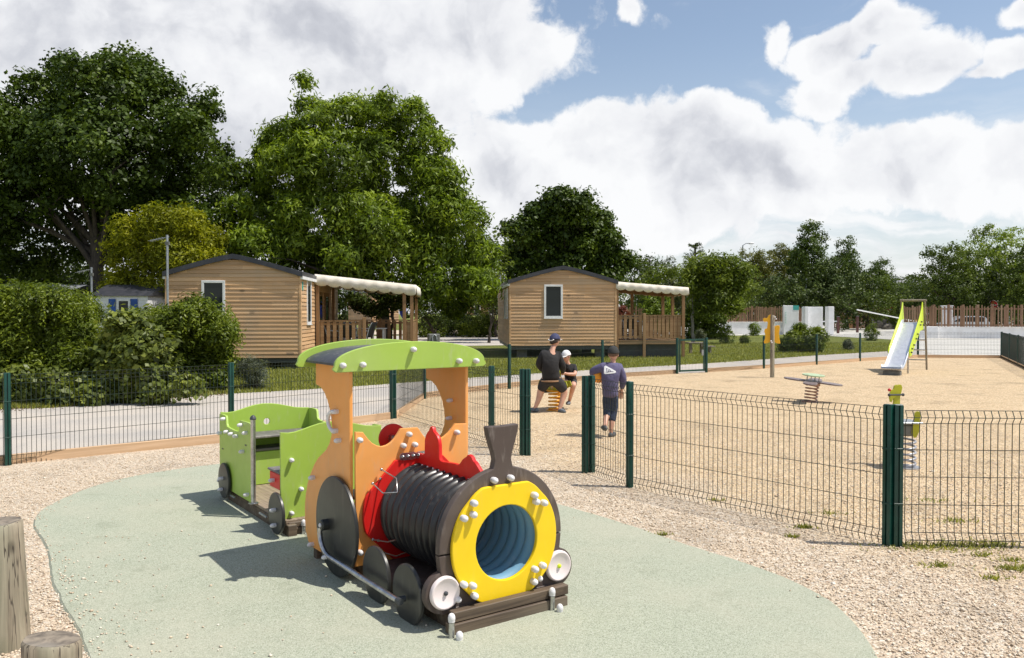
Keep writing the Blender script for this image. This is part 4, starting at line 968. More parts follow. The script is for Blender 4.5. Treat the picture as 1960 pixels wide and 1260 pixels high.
for (x, y, a, lb) in [(.55, 3.15, 100, 'dark terrace chair with white frame beside the left home wall, nearest the post'), (1.05, 3.05, 175, 'dark terrace chair with white frame in the middle behind the left railing'),
                      (1.60, 3.25, 250, 'dark terrace chair with white frame behind the right end of the left railing'), (.95, 4.6, 10, 'dark terrace chair with its tall back at the far side of the left terrace table')]:
    chair(lb, LP(oL, RZ, WLh + x, y, .44), RZ + R(a), 'chairs on the left terrace')
table('white table on the left terrace behind the railing', LP(oL, RZ, WLh + 1.55, 4.0, .44), RZ, 1.5, .8)
for (x, y, a, lb) in [(.62, .65, 200, 'dark terrace chair with white frame behind the right home railing'), (.85, 1.9, -20, 'dark terrace chair at the back of the right home terrace')]:
    chair(lb, LP(oR, RZ, WRh + x, y, .66), RZ + R(a), 'chairs on the right terrace')
table('white table on the terrace of the right home', LP(oR, RZ, WRh + 1.0, 1.3, .66), RZ, 1.1, .7)
# --- far wooden home seen under the left awning, and one further back between the two homes
def far_home(label, px0, px1, ytop, ybot, depth, D, rz, wins=(), awn=False):
    a = AT(px0, ybot, depth); b = AT(px1, ytop, depth); W_ = b.x - a.x; t = thing('mobile_home', label, 'mobile home', (a.x, a.y, 0), rz); zb = max(.3, a.z); zt = b.z
    m = MB(); m.box(0, W_, 0, D, zb, zt); m.build('wall_core', M['cladside'], t, 0)
    m = MB(); siding(m, lambda z: (0, W_), zb, zt, .14, -.002); m.build('front_wall', M['clad'], t, 0)
    m = MB(); siding(m, lambda z: (0, D), zb, zt, .14, -.002, .014, 'y', -1); m.build('side_wall', M['cladside'], t, 0)
    m = MB(); n = 10; P = []
    for i in range(n + 1):
        u = i / n; x = -.12 + (W_ + .24) * u; z = zt - .02 + .5 * (1 - abs(2 * u - 1)); P += [(x, -.12, z), (x, D + .12, z), (x, -.12, z + .1), (x, D + .12, z + .1)]
    F = []
    for i in range(n): q = 4 * i; r = q + 4; F += [(q, q + 1, r + 1, r), (q + 2, r + 2, r + 3, q + 3), (q, r, r + 2, q + 2), (q + 1, q + 3, r + 3, r + 1)]
    m.add(P, F + [(0, 2, 3, 1), (4 * n, 4 * n + 1, 4 * n + 3, 4 * n + 2)]).build('roof', M['roof'], t, 30)
    for w in wins: window(t, *w)
    return t
far_home('small wooden mobile home seen under the left awning behind the tree', 712, 764, 560, 621, 46, 7, R(22))
far_home('distant wooden mobile home with white windows and pale awning, between the two nearer homes', 862, 950, 572, 604, 62, 6, R(3), [(.7, 1.3, 1.6, 2.7), (1.8, 2.3, 1.6, 2.7), (2.9, 3.3, 1.6, 2.7)])
t = thing('awning_canopy', 'pale scalloped canopy in front of the distant wooden home', 'canopy', AT(862, 574, 60.5)); m = MB(); P = []; n = 40
for i in range(n + 1): P += [(3.4 * i / n, 0, -.10 - .10 * abs(math.sin(i * .8))), (3.4 * i / n, -.05, .05), (3.4 * i / n, 1.4, .34)]
F = []
for i in range(n): a = i * 3; F += [(a, a + 3, a + 4, a + 1), (a + 1, a + 4, a + 5, a + 2)]
o = m.add(P, F).build('cloth', M['canvas'], t, 50); o.modifiers.new('s', 'SOLIDIFY').thickness = .01
for x in (.1, 3.3): MB().box(x - .05, x + .05, .0, .1, -t.location.z, -.02).build('post', M['post'], t, 0)
# folded blue parasol
pu = AT(771, 590, 42); t = thing('parasol', 'folded blue parasol standing behind the left terrace', 'parasol', (pu.x, pu.y, 0))
m = MB(); m.lathe([(.03, 1.45), (.16, 1.65), (.20, 1.95), (.13, 2.35), (.05, 2.65), (.01, 2.7)], 9); m.build('cloth', pm('blue_cloth', (.03, .05, .42), None, 5, .8), t, 10); MB().tube([(0, 0, 0), (0, 0, 2.75)], .02, 8).build('pole', M['galv'], t)
# --- white home with blue shutter, and the grey roof beyond the hedge
pc_ = AT(178, 640, 29.5); t = thing('mobile_home', 'white clad mobile home with a blue shutter behind the hedge at the left', 'mobile home', (pc_.x, pc_.y, 0), R(3))
WW = 1.62 * .98 + .1; m = MB(); m.box(0, 1.95, 0, 6, .3, 2.35); m.build('wall_core', M['white'], t, 0); m = MB(); siding(m, lambda z: (0, 1.95), .3, 2.32, .11, -.002, .012); m.build('front_wall', M['white'], t, 0)
m = MB(); siding(m, lambda z: (0, 6.), .3, 2.32, .11, -.002, .012, 'y', -1); m.build('side_wall', M['white'], t, 0)
m = MB(); m.add([(-.08, -.1, 2.33), (2.03, -.1, 2.33), (2.03, 6.1, 2.33), (-.08, 6.1, 2.33), (-.08, 1.3, 2.78), (2.03, 1.3, 2.78), (2.03, 5, 2.78), (-.08, 5, 2.78)], [(0, 1, 5, 4), (4, 5, 6, 7), (7, 6, 2, 3), (0, 4, 7, 3), (1, 2, 6, 5), (0, 3, 2, 1)]).build('roof', M['roof'], t, 0)
window(t, .86, 1.34, 1.15, 2.22)
blue = pm('blue_paint', (.02, .09, .36), None, 5, .5)
for x in (.58, 1.36):
    m = MB(); m.box(x, x + .24, -.05, -.02, 1.15, 2.22, .003)
    for k in range(14): m.box(x + .03, x + .21, -.06, -.048, 1.2 + k * .07, 1.235 + k * .07)
    m.build('shutter', blue, t, 0)
pg = AT(-60, 556, 31); t = thing('mobile_home', 'grey roofed mobile home mostly hidden behind the hedge at the left edge', 'mobile home', (pg.x, pg.y, 0), R(2))
MB().box(.1, 3.3, .2, 4, .3, 2.4).build('wall', M['white'], t, 0); MB().box(0, 3.5, -.06, .02, 2.38, 2.46, .01).build('gutter', M['white'], t, 0)
m = MB(); m.add([(0, 0, 2.46), (3.5, 0, 2.46), (3.5, 2, 2.86), (0, 2, 2.86), (0, 4.2, 2.5), (3.5, 4.2, 2.5)], [(0, 1, 2, 3), (3, 2, 5, 4)]); m.build('roof', pm('grey_tin', (.24, .25, .27), (.18, .19, .2), 5, .5, stretch=(8, .4, 1)), t, 0)
# --- aerial masts
def mast(label, px, ytop, depth, arm):
    p = AT(px, ytop, depth); t = thing('aerial_mast', label, 'aerial mast', (p.x, p.y, 0)); MB().tube([(0, 0, 0), (0, 0, p.z)], .035, 10).build('mast', M['galv'], t)
    m = MB(); m.tube([(.05, 0, p.z - .06), (-arm, .1, p.z - .16)], .014, 6)
    for k in range(6): x = -.12 - (arm - .15) * k / 5; m.tube([(x, -.12, p.z - .08 - .1 * k / 5), (x, .22, p.z - .08 - .1 * k / 5)], .007, 5)
    m.build('aerial', M['galv'], t); MB().box(-.05, .06, -.04, .04, p.z - .30, p.z - .2).build('junction_box', M['grey'], t, 0); return t
mast('tall grey aerial mast at the left corner of the wooden home', 320, 450, 24.4, .55)
mast('thin dark aerial mast beside the white home with the blue shutter', 175, 512, 28.9, .55)
# --- grey water hydrant cover between the homes
pq = AT(830, 660, 27); t = thing('service_post', 'squat grey service post with a hooked top on the grass left of the right home', 'service post', (pq.x, pq.y, 0), R(20))
MB().box(-.19, .19, -.12, .12, -.02, 1.02, .02).build('body', M['grey'], t, 30); MB().tube([(-.07, -.135, .78), (-.08, -.14, .92), (-.02, -.14, 1.0), (.05, -.14, .96), (.07, -.135, .84)], .022, 8).build('tap', M['galv'], t)
# --- wooden picnic bench behind the gate
pb = G(1338, 676); t = thing('picnic_bench', 'small grey wooden bench on the grass behind the wire gate', 'bench', (pb.x, pb.y, 0), R(15))
MB().box(-.55, .25, -.12, .2, .42, .47, .006).build('seat', M['logend'], t, 30); MB().box(.05, .62, -.3, .0, .26, .31, .006).build('low_seat', M['logend'], t, 30)
for x in (-.4, .1, .5): MB().box(x - .05, x + .05, -.06, .06, -.02, .42 if x < .2 else .26, .004).build('leg', M['logend'], t, 30)
# ================================================================== ENTRANCE BEYOND THE LAWN
def slatfence(label, pts, zb, zt, pitch=.155, w=.10, seed=1, thick=.035, gap=0):
    rs_ = random.Random(seed); t = thing('slat_fence', label, 'timber fence', (pts[0].x, pts[0].y, 0)); o0 = Vector(t.location)
    rails = MB(); slats = MB()
    for a, b in zip(pts, pts[1:]):
        a = Vector((a.x, a.y, 0)); b = Vector((b.x, b.y, 0)); d = (b - a).normalized(); L = (b - a).length; nr = Vector((d.y, -d.x, 0))
        for z in (zb + .12, zt - .18): rails.bar(a - o0 + Vector((0, 0, z)) - nr * .04, b - o0 + Vector((0, 0, z)) - nr * .04, .04, .09)
        x = 0.
        while x < L:
            c = a + d * x - o0 + nr * rs_.uniform(-.01, .03); h = zt + rs_.uniform(-.07, .09); ww = w * rs_.uniform(.6, 1.15)
            slats.bar(c + Vector((0, 0, zb)), c + d * rs_.uniform(-.02, .02) + Vector((0, 0, h)), ww, thick, nr); x += pitch * rs_.uniform(.8, 1.25)
    rails.build('rails', M['slat'], t, 0); slats.build('slats', M['slat'], t, 0); return t
a = AT(1378, 617, 66); b = AT(1508, 617, 66)
slatfence('brown slatted timber fence on a low white wall, left of the white sign wall', [a, b], 1.0, 2.22, .15, .13, 3)
a2, b2 = AT(1508, 617, 66.6), AT(1545, 617, 66.6); slatfence('short brown slatted fence between the sign wall and the white block', [AT(1529, 617, 68), AT(1542, 617, 68)], 1.0, 2.2, .13, .12, 5)
t = thing('garden_wall', 'low white rendered wall under the brown slatted fence at the lawn edge', 'wall', (a.x, a.y, 0)); MB().box(-.3, b.x - a.x + .4, -.12, .35, -.05, .97, .02).build('wall', M['wallwhite'], t, 30)
MB().box(-.34, b.x - a.x + .4, -.16, .39, .972, 1.01, .01).build('coping', M['wallwhite'], t, 30)
s0 = AT(1500, 635, 65.4); s1 = AT(1529, 585, 65.4); t = thing('sign_wall', 'white entrance sign wall with a teal square in its top corner', 'sign wall', (s0.x, s0.y, 0)); w_ = s1.x - s0.x
MB().box(0, w_, 0, .3, -.05, s1.z, .02).build('wall', M['wallwhite'], t, 30); MB().box(w_ * .62, w_ + .003, -.012, .31, s1.z - .36, s1.z + .004).build('teal_panel', M['teal'], t, 0)
m = MB()
rs_ = random.Random(4)
for k in range(5): m.tube([(.16 + .06 * math.sin(j * 1.3 + k), -.012, .9 + k * .2 + .018 * j) for j in range(9)], .012, 5)
m.build('faint_lettering', M['palegreen'], t)
s0 = AT(1541, 640, 64.5); s1 = AT(1591, 587, 64.5); t = thing('white_block_wall', 'white rendered block wall behind the red and white barrier', 'wall', (s0.x, s0.y, 0)); w_ = s1.x - s0.x
MB().box(w_ * .78, w_, -.6, .1, -.05, s1.z, .02).build('front_pier', M['wallwhite'], t, 30); MB().box(0, w_ * .775, .5, .8, -.05, s1.z - .02, .02).build('recessed_wall', M['wallwhite'], t, 30); MB().box(-.02, .28, .0, .49, -.05, s1.z - .01, .02).build('left_pier', M['wallwhite'], t, 30)
# slatted enclosure with a door frame and a notice
a, b, c, d_ = AT(1591, 620, 92), AT(1607, 620, 92), AT(1632, 620, 92), AT(1708, 620, 92)
t = slatfence('tall slatted timber enclosure with a wooden doorway and a small white notice', [a, b], .0, 2.9, .15, .14, 8)
for (p, q, hh) in ((b, AT(1622, 620, 94), 3.), (AT(1632, 620, 92.), d_, 2.75)):
    m = MB(); x = p.x - t.location.x; xe = q.x - t.location.x; rs_ = random.Random(2)
    while x < xe: m.box(x, x + .12, p.y - t.location.y, p.y - t.location.y + .04, 0, hh + rs_.uniform(-.08, .1)); x += .15
    m.build('slats', M['slat'], t, 0)
x0, x1 = AT(1605, 620, 91.8).x - t.location.x, AT(1619, 620, 91.8).x - t.location.x
m = MB(); m.box(x0, x0 + .12, -.25, -.13, 0, 3.25); m.box(x1, x1 + .12, -.25, -.13, 0, 3.25); m.box(x0, x1 + .12, -.25, -.13, 3.252, 3.36); m.build('door_frame', M['post'], t, 0)
xa, xb = AT(1619, 620, 91.8).x - t.location.x + .14, AT(1632, 620, 91.8).x - t.location.x; MB().box(xa, xb, -.05, 0.03, .0, 2.7).build('door', M['post'], t, 0)
nb = MB().box((xa + xb) / 2 - .24, (xa + xb) / 2 + .2, -.08, -.06, 1.55, 2.2).build('notice', M['white'], t, 0); MB().box((xa + xb) / 2 - .12, (xa + xb) / 2 + .08, -.09, -.082, 1.72, 2.05).build('print', M['darkgrey'], nb, 0)
# right: fence on white wall
a, b = AT(1728, 626, 56.5), AT(1990, 628, 54.5); t = slatfence('long open slatted fence of thin brown stakes on the white wall, right of the slide', [AT(1786, 626, 56.), AT(2010, 628, 54.5)], .78, 2.18, .19, .09, 12)
m = MB(); o0 = Vector(t.location)
for k in range(9): p = AT(1788 + 28 * k, 627, 56.1 - .007 * 28 * k / 28) ; m.box(p.x - o0.x - .07, p.x - o0.x + .07, p.y - o0.y, p.y - o0.y + .12, .6, 2.3)
m.build('stout_posts', M['slat'], t, 0)
slatfence('dense brown slatted fence directly behind the top of the slide', [AT(1730, 626, 57.), AT(1788, 626, 56.)], .78, 2.18, .13, .115, 13)
pw0, pw1 = AT(1738, 648, 56.2), AT(2030, 648, 54.8); t = thing('garden_wall', 'low white retaining wall in shade beneath the long slatted fence', 'wall', (pw0.x, pw0.y, 0), math.atan2(pw1.y - pw0.y, pw1.x - pw0.x))
MB().box(0, 11.5, -.1, .35, -.05, .74, .02).build('wall', M['wallwhite'], t, 30); MB().box(-.05, 1.75, -.6, -.104, -.05, .80, .02).build('end_pier', M['wallwhite'], t, 30); MB().box(1.72, 11.5, -.14, .39, .742, .775, .01).build('coping', M['wallwhite'], t, 30)
p = AT(1812, 626, 57.3); t = thing('white_pillar', 'white pillar standing behind the open slatted fence', 'pillar', (p.x, p.y, 0)); MB().box(-.26, .42, 0, .3, 0, 2.2, .02).build('pillar', M['wallwhite'], t, 30); MB().box(-.3, .46, -.04, .34, 2.202, 2.25, .01).build('cap', M['wallwhite'], t, 30)
# barriers
red = M['signred']
p0 = AT(1519, 632, 69.5); p1 = AT(1604, 632, 69.5); t = thing('barrier', 'white lowered barrier arm with a dark motor box and yellow hub', 'barrier', (p0.x, p0.y, 0)); L = p1.x - p0.x
MB().box(-.2, .2, -.15, .15, 0, 1.22, .02).build('motor_box', M['darkgrey'], t, 30); MB().tube([(0, -.22, 1.0), (0, -.14, 1.0)], .20, 16).build('hub', M['giraffe'], t, 40); MB().bar((.1, -.2, 1.0), (L - .1, -.2, 1.02), .05, .10).build('barrier_arm', M['white'], t, 0)
for (px, y0, y1, lb) in ((1604, 635, 607, 'rusty brown post holding the end of the lowered barrier'), (1641, 631, 606, 'rusty brown post standing free on the road between the barriers')):
    p = AT(px, y0, 69.3 if px == 1604 else 72); t = thing('barrier_post', lb, 'post', (p.x, p.y, 0)); h = AT(px, y1, p.y).z; MB().box(-.09, .09, -.09, .09, 0, h, .01).build('post', pm('rust%d' % px, (.13, .05, .04), (.08, .035, .03), 6, .7), t, 30)
    MB().box(-.12, .12, -.12, .12, h + .002, h + .05, .01).build('cap', M['darkgrey'], t, 30)
p0 = AT(1752, 618, 70); pe = AT(1640, 593, 66); t = thing('barrier', 'second white barrier arm half raised, coming out from behind the slide', 'barrier', (p0.x, p0.y, 0)); d_ = pe - Vector((p0.x, p0.y, 0))
MB().box(-.2, .2, -.15, .15, 0, 1.1, .02).build('motor_box', M['darkgrey'], t, 30); MB().bar((0, -.2, 1.0), (d_.x, d_.y, d_.z), .05, .09).build('barrier_arm', M['white'], t, 0); MB().tube([(0, -.22, 1.0), (0, -.14, 1.0)], .16, 16).build('hub', M['giraffe'], t, 40)
def noentry(label, px, py, depth, r, zbase=0.):
    p = AT(px, py, depth); t = thing('road_sign', label, 'road sign', (p.x, p.y, 0)); MB().tube([(0, .04, 0), (0, .04, p.z + r * .6)], .04, 8).build('post', M['galv'], t)
    q = Matrix(((1, 0, 0, 0), (0, 0, -1, 0), (0, 1, 0, p.z), (0, 0, 0, 1))); MB().lathe([(r, -.01), (r, .01), (1e-4, .012)], 32, q).build('disc', M['signred'], t, 30); MB().lathe([(r + .04, -.014), (r + .04, .004), (r, .0095)], 32, q).build('rim', M['white'], t, 30)
    MB().box(-r * .68, r * .68, -.02, -.0125, p.z - r * .17, p.z + r * .17).build('bar', M['white'], t, 0)
noentry('round red no entry sign on a pole beyond the raised barrier', 1706, 592, 92, .42); noentry('round red no entry sign showing just over the slatted fence at the right', 1901, 584, 75, .40)
def pole(name, label, cat, px, yb, yt, depth, r, head=None):
    p = AT(px, yb, depth); h = AT(px, yt, depth).z; t = thing(name, label, cat, (p.x, p.y, 0)); MB().tube([(0, 0, 0), (0, 0, h)], [r, r * .7], 10).build('pole', M['galv'], t); return t, h
t, h = pole('lamp_post', 'grey lamp post with a funnel head behind the slatted enclosure', 'street lamp', 1669, 612, 566, 88, .10); MB().lathe([(.10, h - 1.0), (.16, h - .7), (.17, h - .1), (.38, h + .1), (.40, h + .16), (.1, h + .2), (1e-4, h + .2)], 16).build('lamp_head', M['galv'], t)
pole('metal_pole', 'plain grey metal pole rising behind the white block wall', 'pole', 1543, 600, 533, 80, .09)
pole('metal_pole', 'short grey pole at the left end of the brown slatted fence', 'pole', 1385, 600, 575, 70, .06)
t, h = pole('lamp_post', 'tall street lamp with a white head above the trees', 'street lamp', 1421, 600, 470, 105, .12); MB().tube([(0, 0, h), (.4, 0, h + .25), (1.0, 0, h + .28)], .05, 8).build('arm', M['galv'], t)
MB().ball((1.05, 0, h + .27), .42, 14, 8, 1, .5, .34).build('lamp_head', M['white'], t)
t, h = pole('direction_sign', 'grey pole with a crossbar above the right hand slatted fence', 'sign post', 1931, 610, 570, 78, .06); MB().box(-.9, .9, -.06, .06, h - .22, h - .05).build('crossbar', M['galv'], t, 0)
t, h = pole('aerial_mast', 'slender white mast rising behind the right hand wooden home', 'aerial mast', 958, 560, 527, 46, .035)
# boulders
def rock(label, px, py, depth, sx, sz, seed):
    p = AT(px, py, depth); rs_ = random.Random(seed); m = MB().ball((0, 0, 0), 1, 14, 9); m.v = [(x * sx * (1 + rs_.uniform(-.12, .12)), y * sx * .7 * (1 + rs_.uniform(-.12, .12)), z * sz * (1 + rs_.uniform(-.12, .12)) + sz * .35) for x, y, z in m.v]
    o = m.build('boulder', M['rockm'], None, 25); o.location = (p.x, p.y, 0); tag(o, label, 'boulder')
M['rockm'] = pm('rock', (.22, .20, .17), (.11, .10, .09), 3, .9, .1, bs=.8, bscale=8, bdist=.05)
rock('large grey boulder beside the slatted enclosure', 1690, 612, 92, 1.5, .95, 4); rock('smaller flat grey boulder in front of the round bush', 1703, 616, 88, .9, .45, 9)
# parked car behind the slatted fence
pcar = AT(1841, 628, 68); t = thing('parked_car', 'silver hatchback parked behind the open slatted fence', 'car', (pcar.x, pcar.y, 0), R(78)); silver = pm('silver_paint', (.55, .56, .57), None, 3, .3, metal=.5)
side = [(-2.0, .30), (-2.02, .75), (-1.85, .95), (-1.55, 1.38), (-1.3, 1.47), (.3, 1.47), (.75, 1.2), (1.2, .98), (1.85, .85), (2.02, .6), (2.0, .30)]
me = panel(side, [circ(-1.25, .30, .36, 16)] if 0 else [], 1.66, .06, sd_((0, 0, 0))); me.transform(Matrix.Identity(4)); body = link('body', me, silver, t)
gl = [(-1.50, 1.0), (-1.40, 1.36), (-1.25, 1.40), (.22, 1.40), (.62, 1.18), (.9, 1.0)]
link('side_glass', panel(gl, [], 1.70, .01, sd_((0, 0, 0))), M['glass'], t); MB().box(-.62, .62, -1.86, -1.62, 1.0, 1.33, .02).build('rear_glass', M['glass'], t, 0)
for x in (-.72, .72): MB().box(x - .09, x + .09, -2.06, -1.95, .72, .98, .01).build('tail_light', M['signred'], t, 0)
MB().box(-.28, .28, -2.06, -2.03, .55, .67, .004).build('number_plate', M['white'], t, 0)
for y in (-1.25, 1.3):
    for x in (-.84, .84):
        q = Matrix(((0, 0, 1, x), (1, 0, 0, y), (0, 1, 0, .31), (0, 0, 0, 1))); o = MB().lathe([(1e-4, -.09), (.30, -.09), (.315, -.06), (.315, .06), (.30, .09), (1e-4, .09)], 24, q).build('wheel', M['rib'], t, 30); MB().lathe([(1e-4, -.097), (.19, -.095), (.19, .095), (1e-4, .097)], 20, q).build('rim', M['galv'], o, 30)
# houses on the hill
for (px0, px1, yr, yb, dep, D, lb) in ((1716, 1750, 535, 553, 300, 14, 'distant house with a grey slate roof on the hill at the right'), (1752, 1770, 537, 549, 330, 10, 'smaller distant white gabled house beside the grey roofed one')):
    a = AT(px0, yb, dep); b = AT(px1, yr, dep); w_ = b.x - a.x; t = thing('house', lb, 'house', (a.x, a.y, 0)); MB().box(0, w_, 0, D, 0, a.z + (b.z - a.z) * .25).build('wall', M['wallwhite'], t, 0); ze_ = a.z + (b.z - a.z) * .25
    m = MB(); m.add([(-.3, -.3, ze_), (w_ + .3, -.3, ze_), (w_ + .3, D, ze_), (-.3, D, ze_), (w_ * .15, D / 2, b.z), (w_ * .75, D / 2, b.z)], [(0, 1, 5, 4), (1, 2, 5), (2, 3, 4, 5), (3, 0, 4)]).build('roof', pm('slate' + str(px0), (.26, .25, .27), (.2, .19, .21), .3, .7), t, 0)
    MB().box(w_ * .3, w_ * .36, D * .3, D * .4, ze_, b.z + 1.2).build('chimney', M['wallwhite'], t, 0)
    MB().box(w_ * .45, w_ * .55, -.05, -.02, ze_ - 2.2, ze_ - .8).build('window', M['glass'], t, 0)
# ================================================================== TREES, SHRUBS, HEDGES
def leafmesh(name, C, Nn, L, Wd, tint, seed, mat, parent, droop=0.):
    rs = np.random.RandomState(seed); n = len(C); nr = Nn / np.linalg.norm(Nn, axis=1, keepdims=True)
    q = rs.normal(size=(n, 3)); q[:, 2] -= droop; t = q - nr * (q * nr).sum(1, keepdims=True); t /= np.linalg.norm(t, axis=1, keepdims=True) + 1e-9; b = np.cross(nr, t)
    L_ = (L * rs.lognormal(0, .25, n))[:, None]; W_ = (Wd * rs.lognormal(0, .2, n))[:, None]
    V = np.stack([C - t * L_ * .5, C + b * W_ * .5 + nr * L_ * .06, C + t * L_ * .5 - nr * L_ * .08, C - b * W_ * .5 + nr * L_ * .06], 1)
    return np_mesh(name, V.reshape(-1, 3), [(0, 1, 2, 3)], 4, n, tint, mat, parent)
def crown(name, parent, mat, lobes, nclump, per, cr, L, Wd, seed, droop=0., inner=.14, flat=.8, zmin=None, up=.45, tvar=.14, lvar=.16, sat=5, so=.8, sq=(.22, .46)):
    """leaf clumps spread over the shells of the lobes (x,y,z,rx,ry,rz), a few inside; leaves round every clump"""
    rs = np.random.RandomState(seed); LB = []
    for (x, y, z, rx, ry, rz) in lobes:
        LB.append((x, y, z, rx * .84, ry * .84, rz * .84))
        for k in range(sat):
            d = rs.normal(size=3); d /= np.linalg.norm(d); d[2] = abs(d[2]) * .9 - .15; q = rs.uniform(*sq); LB.append((x + d[0] * rx * so, y + d[1] * ry * so, z + d[2] * rz * so, rx * q, ry * q, rz * q))
    LB = np.array(LB, float); w = (LB[:, 3] * LB[:, 5]); w /= w.sum(); out = []; k = 0
    while len(out) < nclump and k < 30:
        k += 1; m = nclump * 2; i = rs.choice(len(LB), m, p=w); d = rs.normal(size=(m, 3)); d /= np.linalg.norm(d, axis=1, keepdims=True)
        r = rs.uniform(.80, 1.06, m); r[rs.rand(m) < .08] += rs.uniform(.03, .12); P = LB[i, :3] + d * LB[i, 3:6] * r[:, None]
        q = np.sqrt((((P[:, None] - LB[None, :, :3]) / LB[None, :, 3:6]) ** 2).sum(2)); q[np.arange(m), i] = 9; ok = (q.min(1) > .80) | (rs.rand(m) < inner)
        if zmin is not None: ok &= P[:, 2] > zmin
        for a, b_, j in zip(P[ok], d[ok], i[ok]): out.append((a, b_, j))
    out = out[:nclump]; CP = np.array([o[0] for o in out]); D = np.array([o[1] for o in out]); J = np.array([o[2] for o in out]); nc = len(out)
    s = cr * rs.lognormal(0, .3, nc); m = nc * per; ci = np.repeat(np.arange(nc), per)
    off = np.clip(rs.normal(size=(m, 3)), -1.7, 1.7) * .52; off[:, 2] *= flat; C = CP[ci] + off * s[ci][:, None]
    N = D[ci] * .55 + off * .35 + rs.normal(size=(m, 3)) * .55; N[:, 2] += up
    lt = rs.normal(0, lvar, len(LB)); ct = rs.normal(0, tvar, nc); tint = np.clip(.5 + lt[J[ci]] + ct[ci] + rs.normal(0, .14, m), 0, 1)
    if zmin is not None: C[:, 2] = np.maximum(C[:, 2], zmin + rs.uniform(0, .05, m))
    return leafmesh(name, C, N, L, Wd, tint, seed + 1, mat, parent, droop)
def limbs(parent, base, fork, targets, r0, mat, seed, trunk_name='trunk'):
    rs_ = random.Random(seed); m = MB(); b = Vector(base); f = Vector(fork); n = 7
    P = [b.lerp(f, i / n) + Vector((rs_.uniform(-.06, .06), rs_.uniform(-.06, .06), 0)) * (1 if 0 < i < n else 0) for i in range(n + 1)]
    P[0].z -= .1; m.tube(P, [r0 * (1.35 if i == 0 else 1.) * (1 - .35 * i / n) for i in range(n + 1)], 12)
    for t in targets:
        t = Vector(t[:3]); st = b.lerp(f, rs_.uniform(.7, 1.)); mid = st.lerp(t, .45) + Vector((rs_.uniform(-.3, .3), rs_.uniform(-.3, .3), rs_.uniform(.0, .5))) * (t - st).length * .18
        Q = [st * (1 - u) ** 2 + mid * 2 * u * (1 - u) + t * u * u for u in [i / 8 for i in range(9)]]; rr_ = r0 * rs_.uniform(.30, .48); m.tube(Q, [rr_ * (1 - .85 * i / 8) for i in range(9)], 7)
        for k in range(4):
            u = rs_.uniform(.45, .95); s = Q[int(u * 8)]; e = s + Vector((rs_.uniform(-1, 1), rs_.uniform(-1, 1), rs_.uniform(-.2, 1))) * (t - st).length * .28; m.tube([s, s.lerp(e, .5) + Vector((0, 0, .1)), e], [rr_ * .3, rr_ * .2, rr_ * .07], 5)
    return m.build(trunk_name, mat, parent, 60)
def pxlobes(L, depth, base, dj=.0, seed=0, ry=1.):
    """lobe list given as sight lines at a depth -> real positions relative to the foot of the plant"""
    rs_ = random.Random(seed); out = []
    for (x, y, r, *o) in L:
        dd = depth + (o[0] if o else rs_.uniform(-dj, dj)); p = AT(x, y, dd); R_ = r / FPX * dd; out.append((p.x - base[0], p.y - base[1], p.z, R_, R_ * ry, R_ * .92))
    return out
def tree(name, label, L, depth, px, mat, nclump, per, cr, leaf, lw, trunk_r, forkz, seed, cat='tree', dj=1.5, bark='bark', droop=0., inner=.14, group=None, targets=9, **kw):
    b = AT(px, 600, depth); t = thing(name, label, cat, (b.x, b.y, 0), 0, group); lb = pxlobes(L, depth, b, dj, seed)
    crown('crown', t, M[mat], lb, nclump, per, cr, leaf, lw, seed, droop, inner, **kw)
    if trunk_r: limbs(t, (0, 0, 0), (random.Random(seed).uniform(-.2, .2), 0, forkz), sorted(lb, key=lambda q: -q[3])[:targets], trunk_r, M[bark], seed)
    return t
# --- the two big trees
OAK = [(-60, 260, 110), (60, 245, 95), (15, 320, 90), (140, 170, 62), (190, 185, 85), (240, 150, 62), (120, 130, 26), (275, 175, 60), (300, 205, 62), (330, 262, 60), (372, 250, 40), (402, 192, 22), (398, 218, 30), (350, 215, 26), (385, 300, 50), (412, 330, 36), (120, 290, 100), (220, 300, 110), (300, 330, 95), (380, 370, 62), (430, 352, 34), (160, 400, 70, 1.), (260, 410, 80), (350, 430, 66), (410, 425, 50), (438, 465, 36), (60, 360, 72), (80, 430, 40), (50, 165, 30), (-30, 400, 70), (330, 480, 60), (420, 490, 50), (230, 470, 50, 2.), (120, 455, 32, 1.5), (60, 500, 36), (10, 450, 40), (-40, 480, 60), (150, 490, 26, 2.)]
tree('oak_tree', 'huge dark green broadleaf tree filling the left of the picture, tallest of all', OAK, 36, 192, 'lf_oak', 3000, 36, .42, .175, .13, .40, 5.0, 21, dj=2.2, inner=.30, targets=14, sat=9, so=.92, sq=(.12, .34))
ASH = [(585, 160, 17), (588, 205, 22), (545, 268, 42), (600, 250, 40), (652, 232, 46), (672, 210, 26), (720, 235, 46), (737, 200, 20), (785, 235, 40), (790, 208, 20), (820, 275, 36), (515, 300, 30), (560, 330, 70), (650, 320, 90), (740, 330, 90), (810, 330, 55), (845, 345, 36), (850, 400, 50), (880, 392, 30), (905, 420, 26), (470, 330, 26), (480, 372, 36), (470, 410, 44), (530, 420, 70), (615, 425, 74, -.8), (705, 420, 70, -.6), (675, 490, 62, -1.), (745, 455, 60, -1.), (800, 440, 70), (880, 470, 50), (910, 500, 40), (925, 545, 34), (500, 480, 60), (590, 510, 70), (680, 510, 44, -1.2), (760, 500, 56, -.8), (840, 530, 60), (780, 565, 40), (870, 575, 40), (600, 550, 40), (570, 465, 40, -1.2), (820, 480, 44, -.8)]
